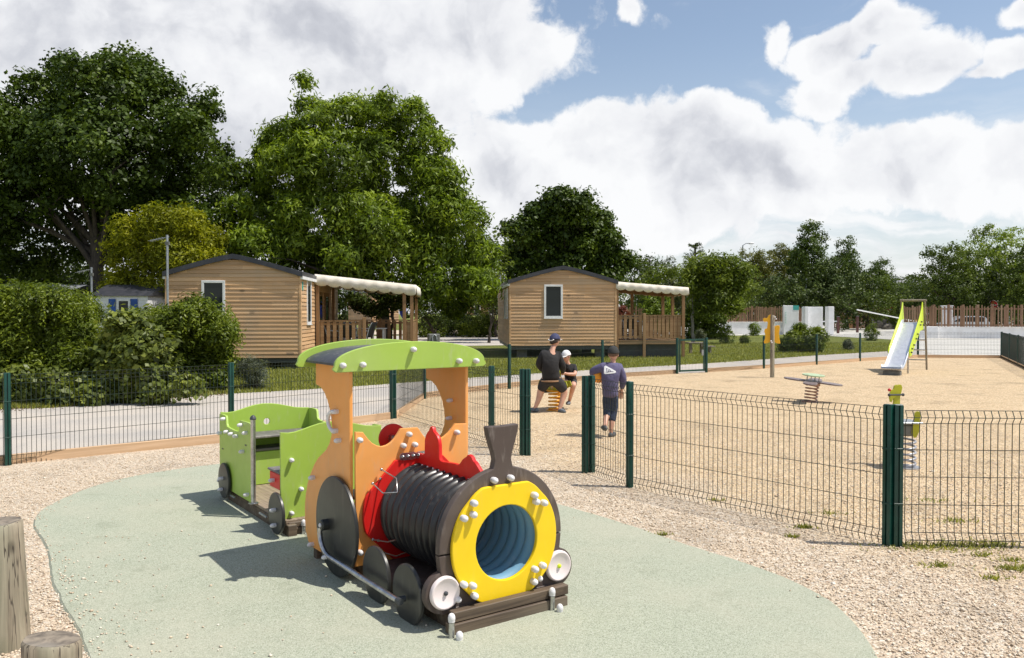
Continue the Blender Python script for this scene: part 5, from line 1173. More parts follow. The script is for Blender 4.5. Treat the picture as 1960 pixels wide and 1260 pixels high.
tree('ash_tree', 'big round mid green ash tree with a leafy spike on top, behind the left terrace', ASH, 34.5, 735, 'lf_ash', 4300, 26, .33, .25, .075, .24, 2.6, 33, dj=1.6, droop=.8, inner=.22, targets=12, up=.35, tvar=.24, sat=9, so=.92, sq=(.12, .34))
tree('golden_tree', 'small yellow green bushy tree behind the left wooden home, under the huge dark tree', [(250, 440, 34), (300, 425, 36), (350, 430, 38), (395, 460, 34), (265, 540, 30), (290, 565, 28), (285, 480, 50), (345, 490, 55), (235, 500, 30), (400, 500, 30), (215, 470, 18), (300, 540, 50), (240, 555, 36), (225, 530, 24)], 31.5, 300, 'lf_lime', 800, 30, .30, .16, .055, .09, 1.6, 41, dj=.8, droop=.4, inner=.25)
tree('round_tree', 'dark green clumpy tree right of the ash tree, above the right wooden home', [(1075, 392, 34), (1030, 415, 32), (1110, 400, 32), (1150, 425, 26), (1000, 450, 32), (1060, 440, 45), (1120, 450, 45), (1165, 470, 30), (985, 495, 28), (1040, 490, 45), (1110, 500, 50), (1170, 505, 30), (1080, 530, 50), (1000, 530, 30), (1190, 498, 14), (1150, 540, 35)], 52, 1085, 'lf_oak', 1700, 30, .42, .24, .17, .3, 3.6, 51, dj=1.5, inner=.25, sat=9, so=.96, sq=(.16, .4), tvar=.2)
# small leaning tree beside the right terrace, in front of the left terrace as well
tree('young_tree', 'slim young tree with a leaning grey trunk just right of the right terrace', [(1375, 535, 24), (1408, 548, 20), (1335, 560, 20), (1380, 575, 22), (1420, 522, 16), (1325, 528, 20), (1385, 508, 20), (1352, 512, 18), (1350, 590, 15), (1312, 548, 14), (1402, 590, 14), (1350, 545, 18)], 46, 1326, 'lf_mid', 460, 30, .42, .22, .08, .10, 2.1, 61, dj=.8, bark='barkgrey', droop=.4, inner=.3, targets=6)
tree('terrace_tree', 'dark multi stemmed young tree growing in front of the left terrace back railing', [(700, 585, 20), (725, 595, 16), (680, 572, 16), (755, 580, 14), (790, 572, 16), (735, 560, 20)], 31.8, 745, 'lf_dark', 170, 26, .22, .15, .07, .085, 1.9, 62, dj=.4, targets=6, droop=.3)
# --- trees beyond: (kind, label, centre px, top, width, bottom, depth, mat, shape)
def far_tree(label, px, top, wid, bot, depth, mat, seed, shape='round', name='broadleaf_tree', dens=1., group='trees beyond the road and the homes'):
    wid *= 1.32
    rs_ = random.Random(seed); L = []; h = bot - top; n = 12
    for i in range(n):
        u = (i + .5) / n; y = top + h * (.10 + .82 * u)
        env = {'round': math.sin(math.pi * min(1, .16 + .66 * u)) ** .7, 'cone': .18 + .82 * u ** .8, 'flat': 1. if u > .1 else .8, 'column': .55 + .45 * math.sin(math.pi * u)}[shape]
        for k in range(1 + (env > .45)):
            x = px + rs_.uniform(-1, 1) * wid * .5 * env * .62; r = wid * rs_.uniform(.18, .30) * (.55 + .5 * env); L.append((x, y, max(r, 5)))
    L.append((px + wid * .04, top + wid * .10, max(4, wid * .09)))
    S = depth / FPX; area = wid * S * h * S; cr = max(.35, wid * S * .055); nc = int(min(750, max(60, dens * 3.0 * area / (cr * cr * 2.1)))); leaf = cr * .52
    return tree(name, label, L, depth, px, mat, nc, 30, cr, leaf, leaf * .6, wid * S * .028, max(.5, (bot - top) * S * .25), seed, dj=wid * S * .18, group=group, inner=.5, targets=5)
FT = [('bushy dark tree at the left edge behind the grey roofed home', -10, 430, 150, 600, 40, 'lf_dark', 1, 'round'), ('mid green bushy tree between the grey roof and the white home', 90, 480, 120, 600, 38, 'lf_far', 2, 'round'),
      ('dark tree filling the gap behind the yellow green tree', 440, 470, 110, 610, 42, 'lf_dark', 3, 'flat'), ('yellowish tree just right of the big ash tree', 935, 445, 80, 600, 47, 'lf_mid', 4, 'round'),
      ('dark tree behind the left terrace, under the ash crown', 640, 545, 130, 620, 56, 'lf_dark', 5, 'flat'), ('dark tree right of the folded blue parasol', 830, 560, 120, 615, 52, 'lf_dark', 6, 'flat'), ('dark tree between the ash tree and the right wooden home', 950, 520, 90, 600, 58, 'lf_dark', 7, 'flat'),
      ('mid green tree right of the dark clumpy tree', 1225, 492, 80, 600, 62, 'lf_far', 8, 'round'), ('leafy green tree behind the right terrace awning', 1275, 510, 90, 610, 56, 'lf_mid', 9, 'round'), ('bare greyish bush tree behind the right awning', 1290, 535, 50, 600, 50, 'lf_grey', 10, 'round'),
      ('loose green tree right of the right terrace, behind the slim young tree', 1345, 490, 100, 610, 60, 'lf_mid', 11, 'round'), ('bright loose tree left of the brown slatted fence', 1400, 500, 80, 600, 68, 'lf_mid', 12, 'round'),
      ('drooping rusty green birch left of the tall dark conifers', 1450, 475, 70, 600, 88, 'lf_rust', 13, 'round'), ('yellowish birch with reddish top beside the tall dark tree', 1490, 460, 60, 600, 92, 'lf_rust', 14, 'column'), ('olive green birch behind the grey street lamp', 1430, 500, 70, 600, 98, 'lf_far', 15, 'round'),
      ('tallest dark conical tree right of the birches', 1548, 422, 120, 600, 84, 'lf_oak', 16, 'cone'), ('second dark conical tree, slightly lower, right of the tallest one', 1622, 448, 90, 600, 88, 'lf_oak', 17, 'cone'), ('dark bushy tree in front of the conical pair', 1585, 510, 130, 605, 80, 'lf_dark', 18, 'flat'),
      ('domed pine with a small round head left of the hill house', 1680, 492, 80, 600, 96, 'lf_oak', 19, 'cone'), ('low green tree behind the slatted enclosure', 1660, 545, 110, 610, 86, 'lf_far', 20, 'flat'), ('low bushy tree left of the slide top', 1725, 562, 70, 615, 92, 'lf_dark', 21, 'flat'),
      ('low dark tree directly behind the slide top', 1770, 555, 90, 615, 88, 'lf_dark', 22, 'flat'), ('round dark tree left of the bright green one', 1825, 466, 110, 612, 74, 'lf_far', 23, 'round'), ('bright yellow green tree near the right edge', 1905, 440, 110, 600, 78, 'lf_bright', 24, 'round'),
      ('dark tree cut by the right edge', 1965, 465, 90, 612, 72, 'lf_far', 25, 'round'), ('very dark bushy tree below the bright green one', 1880, 535, 130, 615, 76, 'lf_dark', 26, 'flat'), ('far dark tree left of the birches on the skyline', 1370, 520, 60, 600, 105, 'lf_dark', 27, 'round'),
      ('dark hedge tree behind the brown slatted fence', 1440, 550, 150, 605, 78, 'lf_dark', 28, 'flat'), ('dark hedge tree behind the white block wall', 1560, 550, 130, 605, 78, 'lf_dark', 29, 'flat'), ('dark tree outside the right edge of the picture', 2030, 470, 120, 612, 70, 'lf_far', 30, 'round'),
      ('distant dark round tree on the hill beside the house', 1755, 529, 30, 552, 340, 'lf_dark', 31, 'round'), ('distant low tree on the hill left of the slate roof', 1722, 533, 26, 552, 320, 'lf_dark', 32, 'round'), ('distant bushy tree below the hill houses', 1745, 551, 90, 600, 230, 'lf_far', 33, 'flat')]
for (lb, px, tp, wd, bt, dp, mt, sd0, shp) in FT: far_tree(lb, px, tp, wd, bt, dp, mt, 100 + sd0, shp)
for (lb, px, tp, wd, bt, dp, mt, sd0, shp) in [('long dark wood edge far behind the road, left part', 1240, 558, 170, 615, 118, 'lf_dark', 41, 'flat'), ('long dark wood edge far behind the white walls', 1480, 556, 230, 615, 112, 'lf_dark', 42, 'flat'), ('dark wood edge far behind the slide', 1700, 572, 220, 618, 112, 'lf_dark', 43, 'flat'),
    ('dark wood edge far behind the right hand slatted fence', 1880, 548, 200, 618, 105, 'lf_dark', 44, 'flat'), ('dark shrubs far behind the hedge at the left edge', 20, 520, 170, 600, 44, 'lf_dark', 45, 'flat'), ('dark understorey tree between the huge dark tree and the white home', 150, 505, 120, 600, 46, 'lf_dark', 46, 'flat'),
    ('dark wood edge at the far right border', 2010, 540, 120, 618, 100, 'lf_dark', 47, 'flat'), ('dark low trees below the domed pine', 1690, 545, 90, 612, 98, 'lf_far', 48, 'round')]: far_tree(lb, px, tp, wd, bt, dp, mt, 100 + sd0, shp, dens=1.3)
def palmish(label, px, top, depth, wid, seed):
    b = AT(px, 600, depth); h = AT(px, top, depth).z; t = thing('dark_pine', label, 'pine tree', (b.x, b.y, 0)); MB().tube([(0, 0, 0), (0, 0, h - .3)], [.25, .1], 7).build('trunk', M['bark'], t, 60)
    rs = np.random.RandomState(seed); P = []; N = []; W_ = wid / FPX * depth
    for k in range(34):
        a = rs.uniform(0, 6.28); z = h - rs.uniform(0, W_ * .9); L = W_ * .62 * (1 - (z - h + W_ * .9) / (W_ * .9) * .6)
        for j in range(34):
            u = j / 34; P.append((math.cos(a) * L * u, math.sin(a) * L * u, z + L * .45 * u - .1 * u * u + rs.normal(0, .05))); N.append((rs.normal(), rs.normal(), 1.))
    leafmesh('crown', np.array(P), np.array(N), W_ * .10, W_ * .022, rs.rand(len(P)), seed, M['lf_dark'], t)
palmish('dark spiky pine top sticking up behind the trees right of the right awning', 1330, 468, 84, 46, 1); palmish('lower dark spiky pine top above the right wooden home awning', 1243, 492, 84, 40, 2)
tree('thin_tree', 'slender wispy tree top on the skyline between the two spiky pines', [(1282, 500, 9), (1278, 512, 10), (1286, 520, 11), (1280, 535, 12), (1290, 548, 12)], 74, 1282, 'lf_grey', 60, 16, .3, .18, .08, .1, 3, 71, dj=.3)
# --- hedges and shrubs near the homes
def shrub(name, label, L, depth, px, mat, nclump, per, cr, leaf, lw, seed, cat='shrub', stems=5, dj=.4, **kw):
    b = AT(px, 600, depth); t = thing(name, label, cat, (b.x, b.y, 0)); lb = pxlobes(L, depth, b, dj, seed); crown('foliage', t, M[mat], lb, nclump, per, cr, leaf, lw, seed, zmin=-.01, **kw)
    m = MB(); rs_ = random.Random(seed)
    for k in range(stems): q = rs_.choice(lb); m.tube([(rs_.uniform(-.2, .2), rs_.uniform(-.1, .1), -.05), (q[0] * .5, q[1] * .5, q[2] * .5), (q[0], q[1], q[2])], [.03, .022, .008], 6)
    m.build('stems', M['bark'], t, 60); return t
shrub('privet_hedge', 'tall bright green hedge at the left edge with narrow upright shoots', [(-60, 600, 60), (0, 590, 50), (50, 588, 46), (100, 588, 46), (140, 596, 40), (150, 690, 40), (20, 640, 60), (80, 650, 60), (140, 660, 55), (165, 690, 45), (-40, 680, 70), (30, 705, 55), (100, 715, 55), (150, 735, 35), (60, 740, 40)], 16.4, 80, 'lf_hedge', 2300, 36, .19, .10, .032, 81, cat='hedge', inner=.30, up=.6, dj=.5, tvar=.15)
rsH = np.random.RandomState(7)
def shoots(parent, xs, depth, ytops, mat, seed, hw=.0):
    rs = np.random.RandomState(seed); P = []; N = []
    for x, y in zip(xs, ytops):
        p = AT(x, y, depth + rs.uniform(-.5, .4)); L = rs.uniform(.35, .7)
        lx, ly = rs.normal(0, .10), rs.normal(0, .1)
        for k in range(26):
            u = k / 26; a = k * 2.4; P.append((p.x - parent.location.x + lx * (u - 1) + .05 * math.cos(a) * (1 - u * .6), p.y - parent.location.y + ly * (u - 1) + .05 * math.sin(a), p.z - L * (1 - u))); N.append((math.cos(a), math.sin(a), .8))
    leafmesh('young_shoots', np.array(P), np.array(N), .085, .028, np.clip(rs.normal(.72, .15, len(P)), 0, 1), seed, M[mat], parent, -.8)
hd = [o for o in COL.objects if o.name.startswith('privet_hedge')][0]
xs_ = list(rsH.uniform(-20, 180, 110)); shoots(hd, xs_, 16.2, [552 + abs(x - 60) * .12 + rsH.uniform(-12, 22) for x in xs_], 'lf_hedge', 91)
sh = shrub('laurel_bush', 'glossy green bush in front of the left wooden home, right of the broad leaved bush', [(340, 612, 36), (378, 604, 36), (408, 628, 30), (300, 625, 34), (270, 615, 24), (360, 650, 50), (405, 668, 38), (422, 642, 20), (390, 700, 34), (340, 700, 40), (300, 680, 40), (270, 650, 26), (380, 725, 26), (315, 725, 26), (415, 725, 20), (350, 742, 20), (290, 738, 20), (440, 640, 10), (432, 690, 15)], 18.4, 365, 'lf_hedge', 1500, 34, .20, .11, .038, 82, inner=.30, up=.55, dj=.5, tvar=.14)
xs_ = list(rsH.uniform(280, 458, 80)); shoots(sh, xs_, 18.1, [578 + abs(x - 370) * .22 + rsH.uniform(-16, 20) for x in xs_], 'lf_hedge', 92)
shrub('climbing_bush', 'sprawling bush with broad pale leaves between the two glossy hedges', [(250, 640, 34), (228, 665, 28), (280, 665, 36), (240, 700, 44), (290, 710, 36), (215, 712, 30), (190, 738, 24), (240, 745, 26), (150, 745, 22), (300, 745, 22), (238, 622, 18)], 15.9, 240, 'lf_vine', 1000, 26, .21, .115, .098, 83, inner=.30, up=.7, dj=.4, tvar=.22)
shrub('low_foliage', 'trailing broad leaved ground plants under the hedge behind the left fence', [(10, 755, 20), (60, 752, 22), (120, 755, 20), (180, 755, 18), (240, 752, 20), (300, 750, 18), (360, 742, 18), (100, 730, 20), (30, 725, 20)], 15.3, 180, 'lf_vine', 420, 24, .16, .095, .08, 84, inner=.4, dj=.2, stems=3)
shrub('wispy_bush', 'small wispy grey green bush beside the left home corner, behind the fence post', [(478, 695, 14), (468, 715, 20), (492, 715, 18), (480, 735, 22), (505, 700, 10)], 18.4, 480, 'lf_grey', 130, 26, .13, .14, .012, 85, up=1.2, dj=.2, inner=.5)
for (lb, px, y, r, dp, mt, sd0) in [('round dark green bush at the far left between the two homes, behind the service post', 825, 622, 24, 58, 'lf_hedge', 1), ('tall dark leafy bush in the middle between the two homes', 868, 612, 27, 60, 'lf_far', 2), ('round grey green bush nearest the right wooden home', 928, 620, 24, 59, 'lf_mid', 3), ('small light green bush between the dark leafy and the grey green ones', 898, 620, 20, 58, 'lf_hedge', 4)]:
    shrub('round_bush', lb, [(px, y, r), (px - r * .5, y + r * .5, r * .7), (px + r * .5, y + r * .5, r * .7), (px, y + r * .8, r * .7)], dp, px, mt, 260, 26, .25, .13, .05, 110 + sd0, dj=.3, inner=.3)
for (lb, px, y, r, dp, mt, sd0) in [('bright leafy bush seen through the right terrace', 1262, 590, 30, 44, 'lf_bright', 5), ('red leaved bush at the left end of the view through the right terrace', 1190, 598, 14, 42, 'lf_red', 6), ('dark leafy bush just right of the right terrace', 1345, 600, 38, 54, 'lf_far', 7), ('yellow variegated shrub beside the slim leaning tree', 1357, 628, 12, 56, 'lf_bright', 8),
                                    ('yellow green shrub in front of the brown slatted fence', 1444, 627, 11, 62, 'lf_bright', 9), ('small dark shrub on the lawn left of the yellow green one', 1390, 638, 15, 46, 'lf_mid', 10), ('tiny dark shrub on the open lawn', 1425, 649, 7, 46, 'lf_far', 11), ('upright yellow green shrub on the lawn left of the slide', 1667, 634, 13, 51, 'lf_mid', 12),
                                    ('little pale plant on the bare soil of the lawn', 1623, 658, 8, 38, 'lf_grey', 13), ('low round bush in front of the boulders', 1714, 613, 9, 86, 'lf_far', 14), ('dark low shrub at the lawn tip behind the slide', 1722, 645, 9, 47, 'lf_far', 15), ('sparse low shrub under the slim leaning tree', 1340, 640, 10, 50, 'lf_grey', 16)]:
    shrub('garden_shrub', lb, [(px, y, r * .8), (px - r * .5, y + r * .3, r * .6), (px + r * .55, y + r * .35, r * .6), (px - r * .3, y + r * .95, r * .6), (px + r * .35, y + r, r * .6), (px + r * .2, y - r * .65, r * .4), (px - r * .45, y - r * .4, r * .35)], dp, px, mt, 130 if r < 16 else 240, 24, max(.10, r / FPX * dp * .28), max(.06, r / FPX * dp * .17), max(.028, r / FPX * dp * .08), 120 + sd0, dj=.1, inner=.3)
shrub('garden_bush', 'largest green bush on the lawn with two rounded halves behind the giraffe post', [(1535, 640, 15), (1520, 650, 16), (1550, 650, 16), (1568, 648, 12), (1508, 660, 14), (1535, 662, 16), (1560, 664, 14), (1500, 668, 9), (1530, 628, 8), (1566, 634, 8)], 36.0, 1535, 'lf_hedge', 480, 26, .17, .125, .052, 140, dj=.2, inner=.3)
# picket fence seen through the right terrace
slatfence('brown picket fence seen through the right terrace', [AT(1184, 640, 50), AT(1270, 640, 50)], .4, 2.05, .17, .11, 21)
# far-off wood closing the horizon beyond the picture's left side
rs_ = random.Random(77); lbw = [(-38 - 4.2 * k + rs_.uniform(-1, 1), 34 - 2.2 * k + rs_.uniform(-2, 2), 3.0 + rs_.uniform(-.5, 1), 4., 3.5, 3.6 + rs_.uniform(-.5, 1.2)) for k in range(12)]
o = crown('distant_wood', None, M['lf_dark'], lbw, 900, 26, .9, .42, .28, 78, inner=.4, zmin=0.); o['kind'] = 'stuff'
# ================================================================== PLAY EQUIPMENT IN THE PIT
def helix(c, r, z0, z1, turns, wr, n=16):
    P = []; N_ = int(turns * n)
    for i in range(N_ + 1):
        a = 2 * math.pi * i / n; P.append((c[0] + r * math.cos(a), c[1] + r * math.sin(a), z0 + (z1 - z0) * i / N_))
    return P
# slide
sb = G(1706, 719); s_dir = Vector((.60, .80, 0)).normalized(); s_n = Vector((s_dir.y, -s_dir.x, 0))
t = thing('slide', 'metal slide with lime yellow side panels and a wooden ladder at the far right', 'slide', (sb.x, sb.y, 0), math.atan2(s_dir.y, s_dir.x))
hwid = .25; m = MB(); pr = [(-.02, .20), (.10, .16), (.35, .19), (.62, .33), (1.0, .57), (2.35, 1.36), (2.48, 1.41), (2.75, 1.42)]; P = []; F = []
cs = [(-hwid, .10), (-hwid, .0), (hwid, .0), (hwid, .10)]
for s, z in pr: P += [(s, y, z + dz) for y, dz in cs]
for i in range(len(pr) - 1):
    for k in range(3): a = i * 4 + k; F.append((a, a + 1, a + 5, a + 4))
ch = m.add(P, F).build('chute', pm('polished_steel', (.88, .88, .89), (.78, .78, .8), 12, .38, .15, metal=.85), t, 30); ch.modifiers.new('s', 'SOLIDIFY').thickness = .012
MB().tube([(-.03, -hwid, .19), (-.03, hwid, .19)], .05, 14).build('chute_lip', M['steel'], t, 40)
m = MB(); m.box(.0, .22, -hwid + .03, hwid - .03, -.02, .12, .01); m.build('foot_block', M['grey'], t, 30)
so_ = [(.95, .48), (1.15, .50), (2.35, 1.18), (2.85, 1.22), (2.86, 1.52), (2.80, 1.75), (2.74, 2.02), (2.66, 2.04), (2.58, 1.86), (2.45, 1.72), (2.25, 1.55), (1.0, .76), (.90, .62)]
for s in (-1, 1):
    o = link('side_panel', panel(so_, [], .022, .004, mats_frame((0, s * (hwid + .022), 0), (1, 0, 0), (0, 0, 1))), M['lime'], t)
    for (x, z) in [(1.05, .60), (1.15, .70), (1.4, .80), (1.7, .97), (1.9, 1.1), (2.3, 1.36), (2.45, 1.45), (2.75, 1.36)]: cap((x, s * (hwid + .034), z), (0, s, 0), .026, t, 'darkgrey')
for s in (-1, 1):
    MB().tube([(2.80, s * (hwid + .07), 2.10), (3.02, s * (hwid + .10), -.05)], .030, 10).build('ladder_leg', M['bollard'], t, 40)
    MB().tube([(.95, s * (hwid - .02), .45), (.98, s * (hwid - .02), -.05)], .022, 10).build('support_leg', M['steel'], t, 40)
for k in range(4): z = .30 + .30 * k; x = 2.99 - z * .105; MB().tube([(x, -hwid - .09, z), (x, hwid + .09, z)], .018, 8).build('rung', M['steel'], t, 40)
MB().tube([(2.80, -hwid - .11, 2.09), (2.80, hwid + .11, 2.09)], .032, 10).build('top_bar', M['bollard'], t, 40)
MB().box(2.42, 2.84, -hwid, hwid, 1.36, 1.40, .004).build('platform', M['seat'], t, 30)
# giraffe post
p = G(1478, 723); t = thing('play_post', 'round wooden post with an amber animal shaped board fixed near its top', 'play post', (p.x, p.y, 0))
MB().tube([(0, 0, -.1), (0, 0, 1.64), (0, 0, 1.655)], [.057, .052, .044], 16).build('post', M['bollard'], t, 50)
gi = [(-.20, .90), (-.12, .905), (-.06, .94), (.0, .96), (.06, .94), (.12, .905), (.20, .90), (.205, .94), (.175, 1.06), (.17, 1.16), (.19, 1.30), (.185, 1.38), (.13, 1.385), (.06, 1.36), (.03, 1.42), (.015, 1.56), (-.01, 1.64), (-.06, 1.665), (-.10, 1.64), (-.125, 1.59), (-.155, 1.565), (-.20, 1.58), (-.235, 1.555), (-.235, 1.50), (-.20, 1.47), (-.14, 1.48), (-.115, 1.46), (-.125, 1.38), (-.135, 1.30), (-.19, 1.29), (-.205, 1.22), (-.175, 1.12), (-.185, 1.02), (-.215, .95)]
link('animal_board', panel(gi, [], .022, .005, Matrix.Rotation(R(-14), 4, 'Z') @ fr((.0, .075, 0))), M['giraffe'], t)
for x, z in [(.0, 1.60), (.03, 1.55), (0, .93), (-.02, .97)]: cap((x + .04 * (1 if z > 1.5 else -1), -.045, z), (.3, -1, 0), .02, t)
# flower shaped spring table
def rock_petals(label, loc, rz, spring, top, petal, name='spring_table'):
    t = thing(name, label, 'spring rider', loc, rz); MB().tube(helix((0, 0), .115, .0, .33, 5.5, .01), .0135, 8).build('spring', M[spring], t, 60)
    MB().lathe([(1e-4, .33), (.14, .33), (.14, .375), (1e-4, .376)], 20).build('spring_plate', M[spring], t, 30); MB().lathe([(.16, 0), (.16, .02), (1e-4, .02)], 20).build('base_plate', M[spring], t, 30)
    for k in range(4):
        a = R(45 + 90 * k); ol = []
        for i in range(28):
            b = 2 * math.pi * i / 28; rr_ = .18 + .035 * math.cos(2 * b); ol.append((.31 + rr_ * math.cos(b) * 1.05, rr_ * math.sin(b) * .85))
        ol2 = [(x, y) for x, y in ol]; link('petal_seat', panel(ol2, [], .026, .006, Matrix.Rotation(a, 4, 'Z') @ Matrix.Translation((0, 0, .395 + .003 * k))), M[petal], t)
    MB().box(-.15, .15, -.15, .15, .384, .418, .01).build('centre_board', M[petal], t, 30)
    for x, y in ((-.09, -.06), (.09, -.06), (-.09, .06), (.09, .06)): MB().tube([(x, y, .40), (x, y, .515)], .012, 8).build('strut', M['steel'], t)
    link('table_top', panel([(.225 * math.cos(2 * math.pi * i / 32), .17 * math.sin(2 * math.pi * i / 32)) for i in range(32)], [circ(-.15, .0, .028, 12), circ(.15, 0, .028, 12)], .022, .005, Matrix.Translation((0, 0, .525))), M[top], t)
    return t
p = G(1551, 770); ft = rock_petals('flower shaped spring table with four brown petal seats and a pale green top', (p.x, p.y, .0), R(17), 'springr', 'palegreentop', 'petal'); ft.rotation_euler = (R(6), R(3), R(17))
# the rocker the boys sit on
p = AT(1062, 787, 14.2); RK = Vector((p.x, p.y, 0))
t = thing('spring_rider', 'rocker on an amber spring carrying two boys in black tops', 'spring rider', RK, R(-35))
MB().tube(helix((0, 0), .105, .0, .33, 5.2, .01), .016, 8).build('spring', M['springy'], t, 60); MB().lathe([(.15, 0), (.15, .02), (1e-4, .02)], 20).build('base_plate', M['springy'], t, 30)
MB().box(-.13, .13, -.10, .10, .335, .37, .01).build('spring_plate', M['springy'], t, 30)
for y in (-.07, .07): link('body_board', panel([(-.30, .46), (-.22, .40), (-.12, .37), (.12, .37), (.22, .40), (.30, .46), (.27, .53), (.10, .52), (.06, .70), (-.06, .70), (-.10, .52), (-.27, .53)], [], .02, .004, mats_frame((0, y, 0), (1, 0, 0), (0, 0, 1))), M['olive'], t)
pp = AT(1053, 729, 13.92); lx = (pp - RK); ca, sa = math.cos(R(35)), math.sin(R(35)); lx = Vector((lx.x * ca - lx.y * sa, lx.x * sa + lx.y * ca, pp.z))
for q in ((lx.x, lx.y, .548), (-lx.x, -lx.y - .02, .50)):
    link('seat_disc', panel(circ(0, 0, .165, 28), [], .026, .006, Matrix.Translation(q)), M['tan'], t); MB().tube([(q[0], q[1], q[2] - .02), (q[0] * .5, q[1] * .5, .42)], .03, 8).build('seat_bracket', M['steel'], t)
MB().tube([(-.02, -.24, .70), (-.02, .24, .70)], .016, 10).build('handlebar', M['darkgrey'], t); MB().tube([(-.16, -.2, .33), (.05, .2, .33)], .016, 10).build('foot_rest', M['darkgrey'], t)
# lime rider behind the thick fence post
p = G(1733, 896); t = thing('spring_rider', 'lime coloured animal spring rider behind the thick double fence post, head looking left', 'spring rider', (p.x, p.y, 0), R(0))
MB().tube(helix((0, 0), .10, .0, .33, 5.5, .01), .013, 8).build('spring', M['springg'], t, 60); MB().lathe([(.15, 0), (.15, .02), (1e-4, .02)], 20).build('base_plate', M['springg'], t, 30)
q = AT(1713, 757, p.y + .18) - Vector((p.x, p.y, 0)); hx, hz = q.x, q.z
hd_ = [(-.015, -.34), (.035, -.34), (.045, -.25), (.058, -.13), (.062, -.02), (.078, .04), (.088, .085), (.075, .118), (.045, .122), (.03, .112), (.012, .120), (-.012, .108), (-.02, .07), (-.045, .062), (-.062, .035), (-.075, .02), (-.072, -.03), (-.062, -.07), (-.045, -.075), (-.03, -.04), (-.018, -.03), (-.02, -.08), (-.03, -.13), (-.045, -.18)]
link('head_board', panel(hd_, [], .022, .005, Matrix.Translation((hx, .18, hz)) @ Matrix.Rotation(R(12), 4, 'Z') @ fr((0, 0, 0))), M['olive'], t)
MB().tube([(hx - .10, .10, hz + .012), (hx + .10, .20, hz + .005)], .0095, 8).build('handlebar', M['darkgrey'], t)
for s in ((hx - .10, .10, hz + .012), (hx + .10, .20, hz + .005)): MB().ball(s, .018, 10, 6).build('handle_end', M['darkgrey'], t)
MB().ball((hx - .068, .17, hz + .062), .018, 10, 6).build('nose', M['signred'], t)
q = AT(1752, 812, p.y - .10) - Vector((p.x, p.y, 0))
link('tail_board', panel([(-.012, -.15), (.01, -.145), (.035, -.09), (.048, -.03), (.042, .03), (.052, .09), (.042, .135), (.015, .14), (-.01, .12), (-.012, .03), (-.03, -.02), (-.038, -.10)], [], .022, .005, Matrix.Translation((q.x, -.10, q.z)) @ Matrix.Rotation(R(-10), 4, 'Z') @ fr((0, 0, 0))), M['olive'], t)
MB().box(-.10, .12, -.14, .16, .50, .52, .005).build('seat', M['galv'], t, 30); MB().box(-.08, .09, -.09, .12, .36, .49, .02).build('body_block', M['grey'], t, 30)
# ================================================================== PEOPLE
def skin(J, E, root, sub=2, flat=None):
    names = list(J); me = bpy.data.meshes.new('s'); me.from_pydata([tuple(J[k][0]) for k in names], [(names.index(a), names.index(b)) for a, b in E], []); o = bpy.data.objects.new('s', me); COL.objects.link(o)
    o.modifiers.new('k', 'SKIN'); sm = o.modifiers.new('u', 'SUBSURF'); sm.levels = sub; sm.render_levels = sub
    for i, k in enumerate(names):
        r = J[k][1]; r = r if isinstance(r, tuple) else (r, r); v = me.skin_vertices[0].data[i]; v.radius = r; v.use_root = (k == root)
    dg = bpy.context.evaluated_depsgraph_get(); dg.update(); out = bpy.data.meshes.new_from_object(o.evaluated_get(dg)); bpy.data.objects.remove(o); smooth(out, 80); return out
def addmesh(m, me): b = len(m.v); m.v += [tuple(v.co) for v in me.vertices]; m.f += [tuple(i + b for i in p.vertices) for p in me.polygons]
def fingers(m, wrist, palm_dir, side, up, L=.075):
    """palm block end -> four bent fingers of unequal length and a thumb leaving the side of the palm"""
    d = Vector(palm_dir).normalized(); s = Vector(side).normalized(); u = Vector(up).normalized(); w = Vector(wrist); pm_ = w + d * .075
    for k, (o, l) in enumerate(((-.027, .050), (-.009, .058), (.009, .055), (.026, .042))):
        a = pm_ + s * o; m.tube([a - d * .03, a, a + d * l * .5 - u * .006, a + d * l * .8 - u * .028, a + d * l * .7 - u * .045], [.0085, .0085, .008, .007, .005], 6)
    a = w + d * .03 + s * .034; m.tube([a - s * .02, a, a + s * .016 + d * .025, a + d * .05 + s * .008 - u * .012], [.010, .010, .009, .006], 6)
def head(m, c, r, face, up=(0, 0, 1)):
    """skull, jaw, nose and ears turned towards 'face'"""
    f = Vector(face).normalized(); up = Vector(up); s = f.cross(up).normalized(); u = s.cross(f).normalized(); c = Vector(c)
    n, k = 18, 12; P = []; F = []
    for i in range(k + 1):
        th = math.pi * i / k
        for j in range(n):
            ph = 2 * math.pi * j / n; x, y, z = math.sin(th) * math.cos(ph), math.sin(th) * math.sin(ph), math.cos(th)
            sx = .80; sy = .98; sz = 1.20
            if z < 0: sx *= 1 + .22 * z; sy *= 1 + .18 * z; y += -.10 * z * (1 if y > 0 else .6)
            nose = .20 * max(0, 1 - ((ph - math.pi / 2) ** 2) * 14) * max(0, 1 - abs(z + .18) * 4) if 0 < ph < math.pi else 0
            eye = -.05 * sum(max(0, 1 - ((ph - math.pi / 2 - q) ** 2) * 30) for q in (-.38, .38)) * max(0, 1 - abs(z - .06) * 7)
            P.append(c + s * (x * sx * r) + f * ((y * sy + nose + eye) * r) + u * (z * sz * r))
    for i in range(k):
        for j in range(n): F.append((i * n + j, i * n + (j + 1) % n, i * n + n + (j + 1) % n, i * n + n + j))
    m.add(P, F)
    for q in (-1, 1): m.ball(tuple(c + s * (q * r * .82) - u * r * .08), r * .24, 8, 6, .5, .8, 1.2)
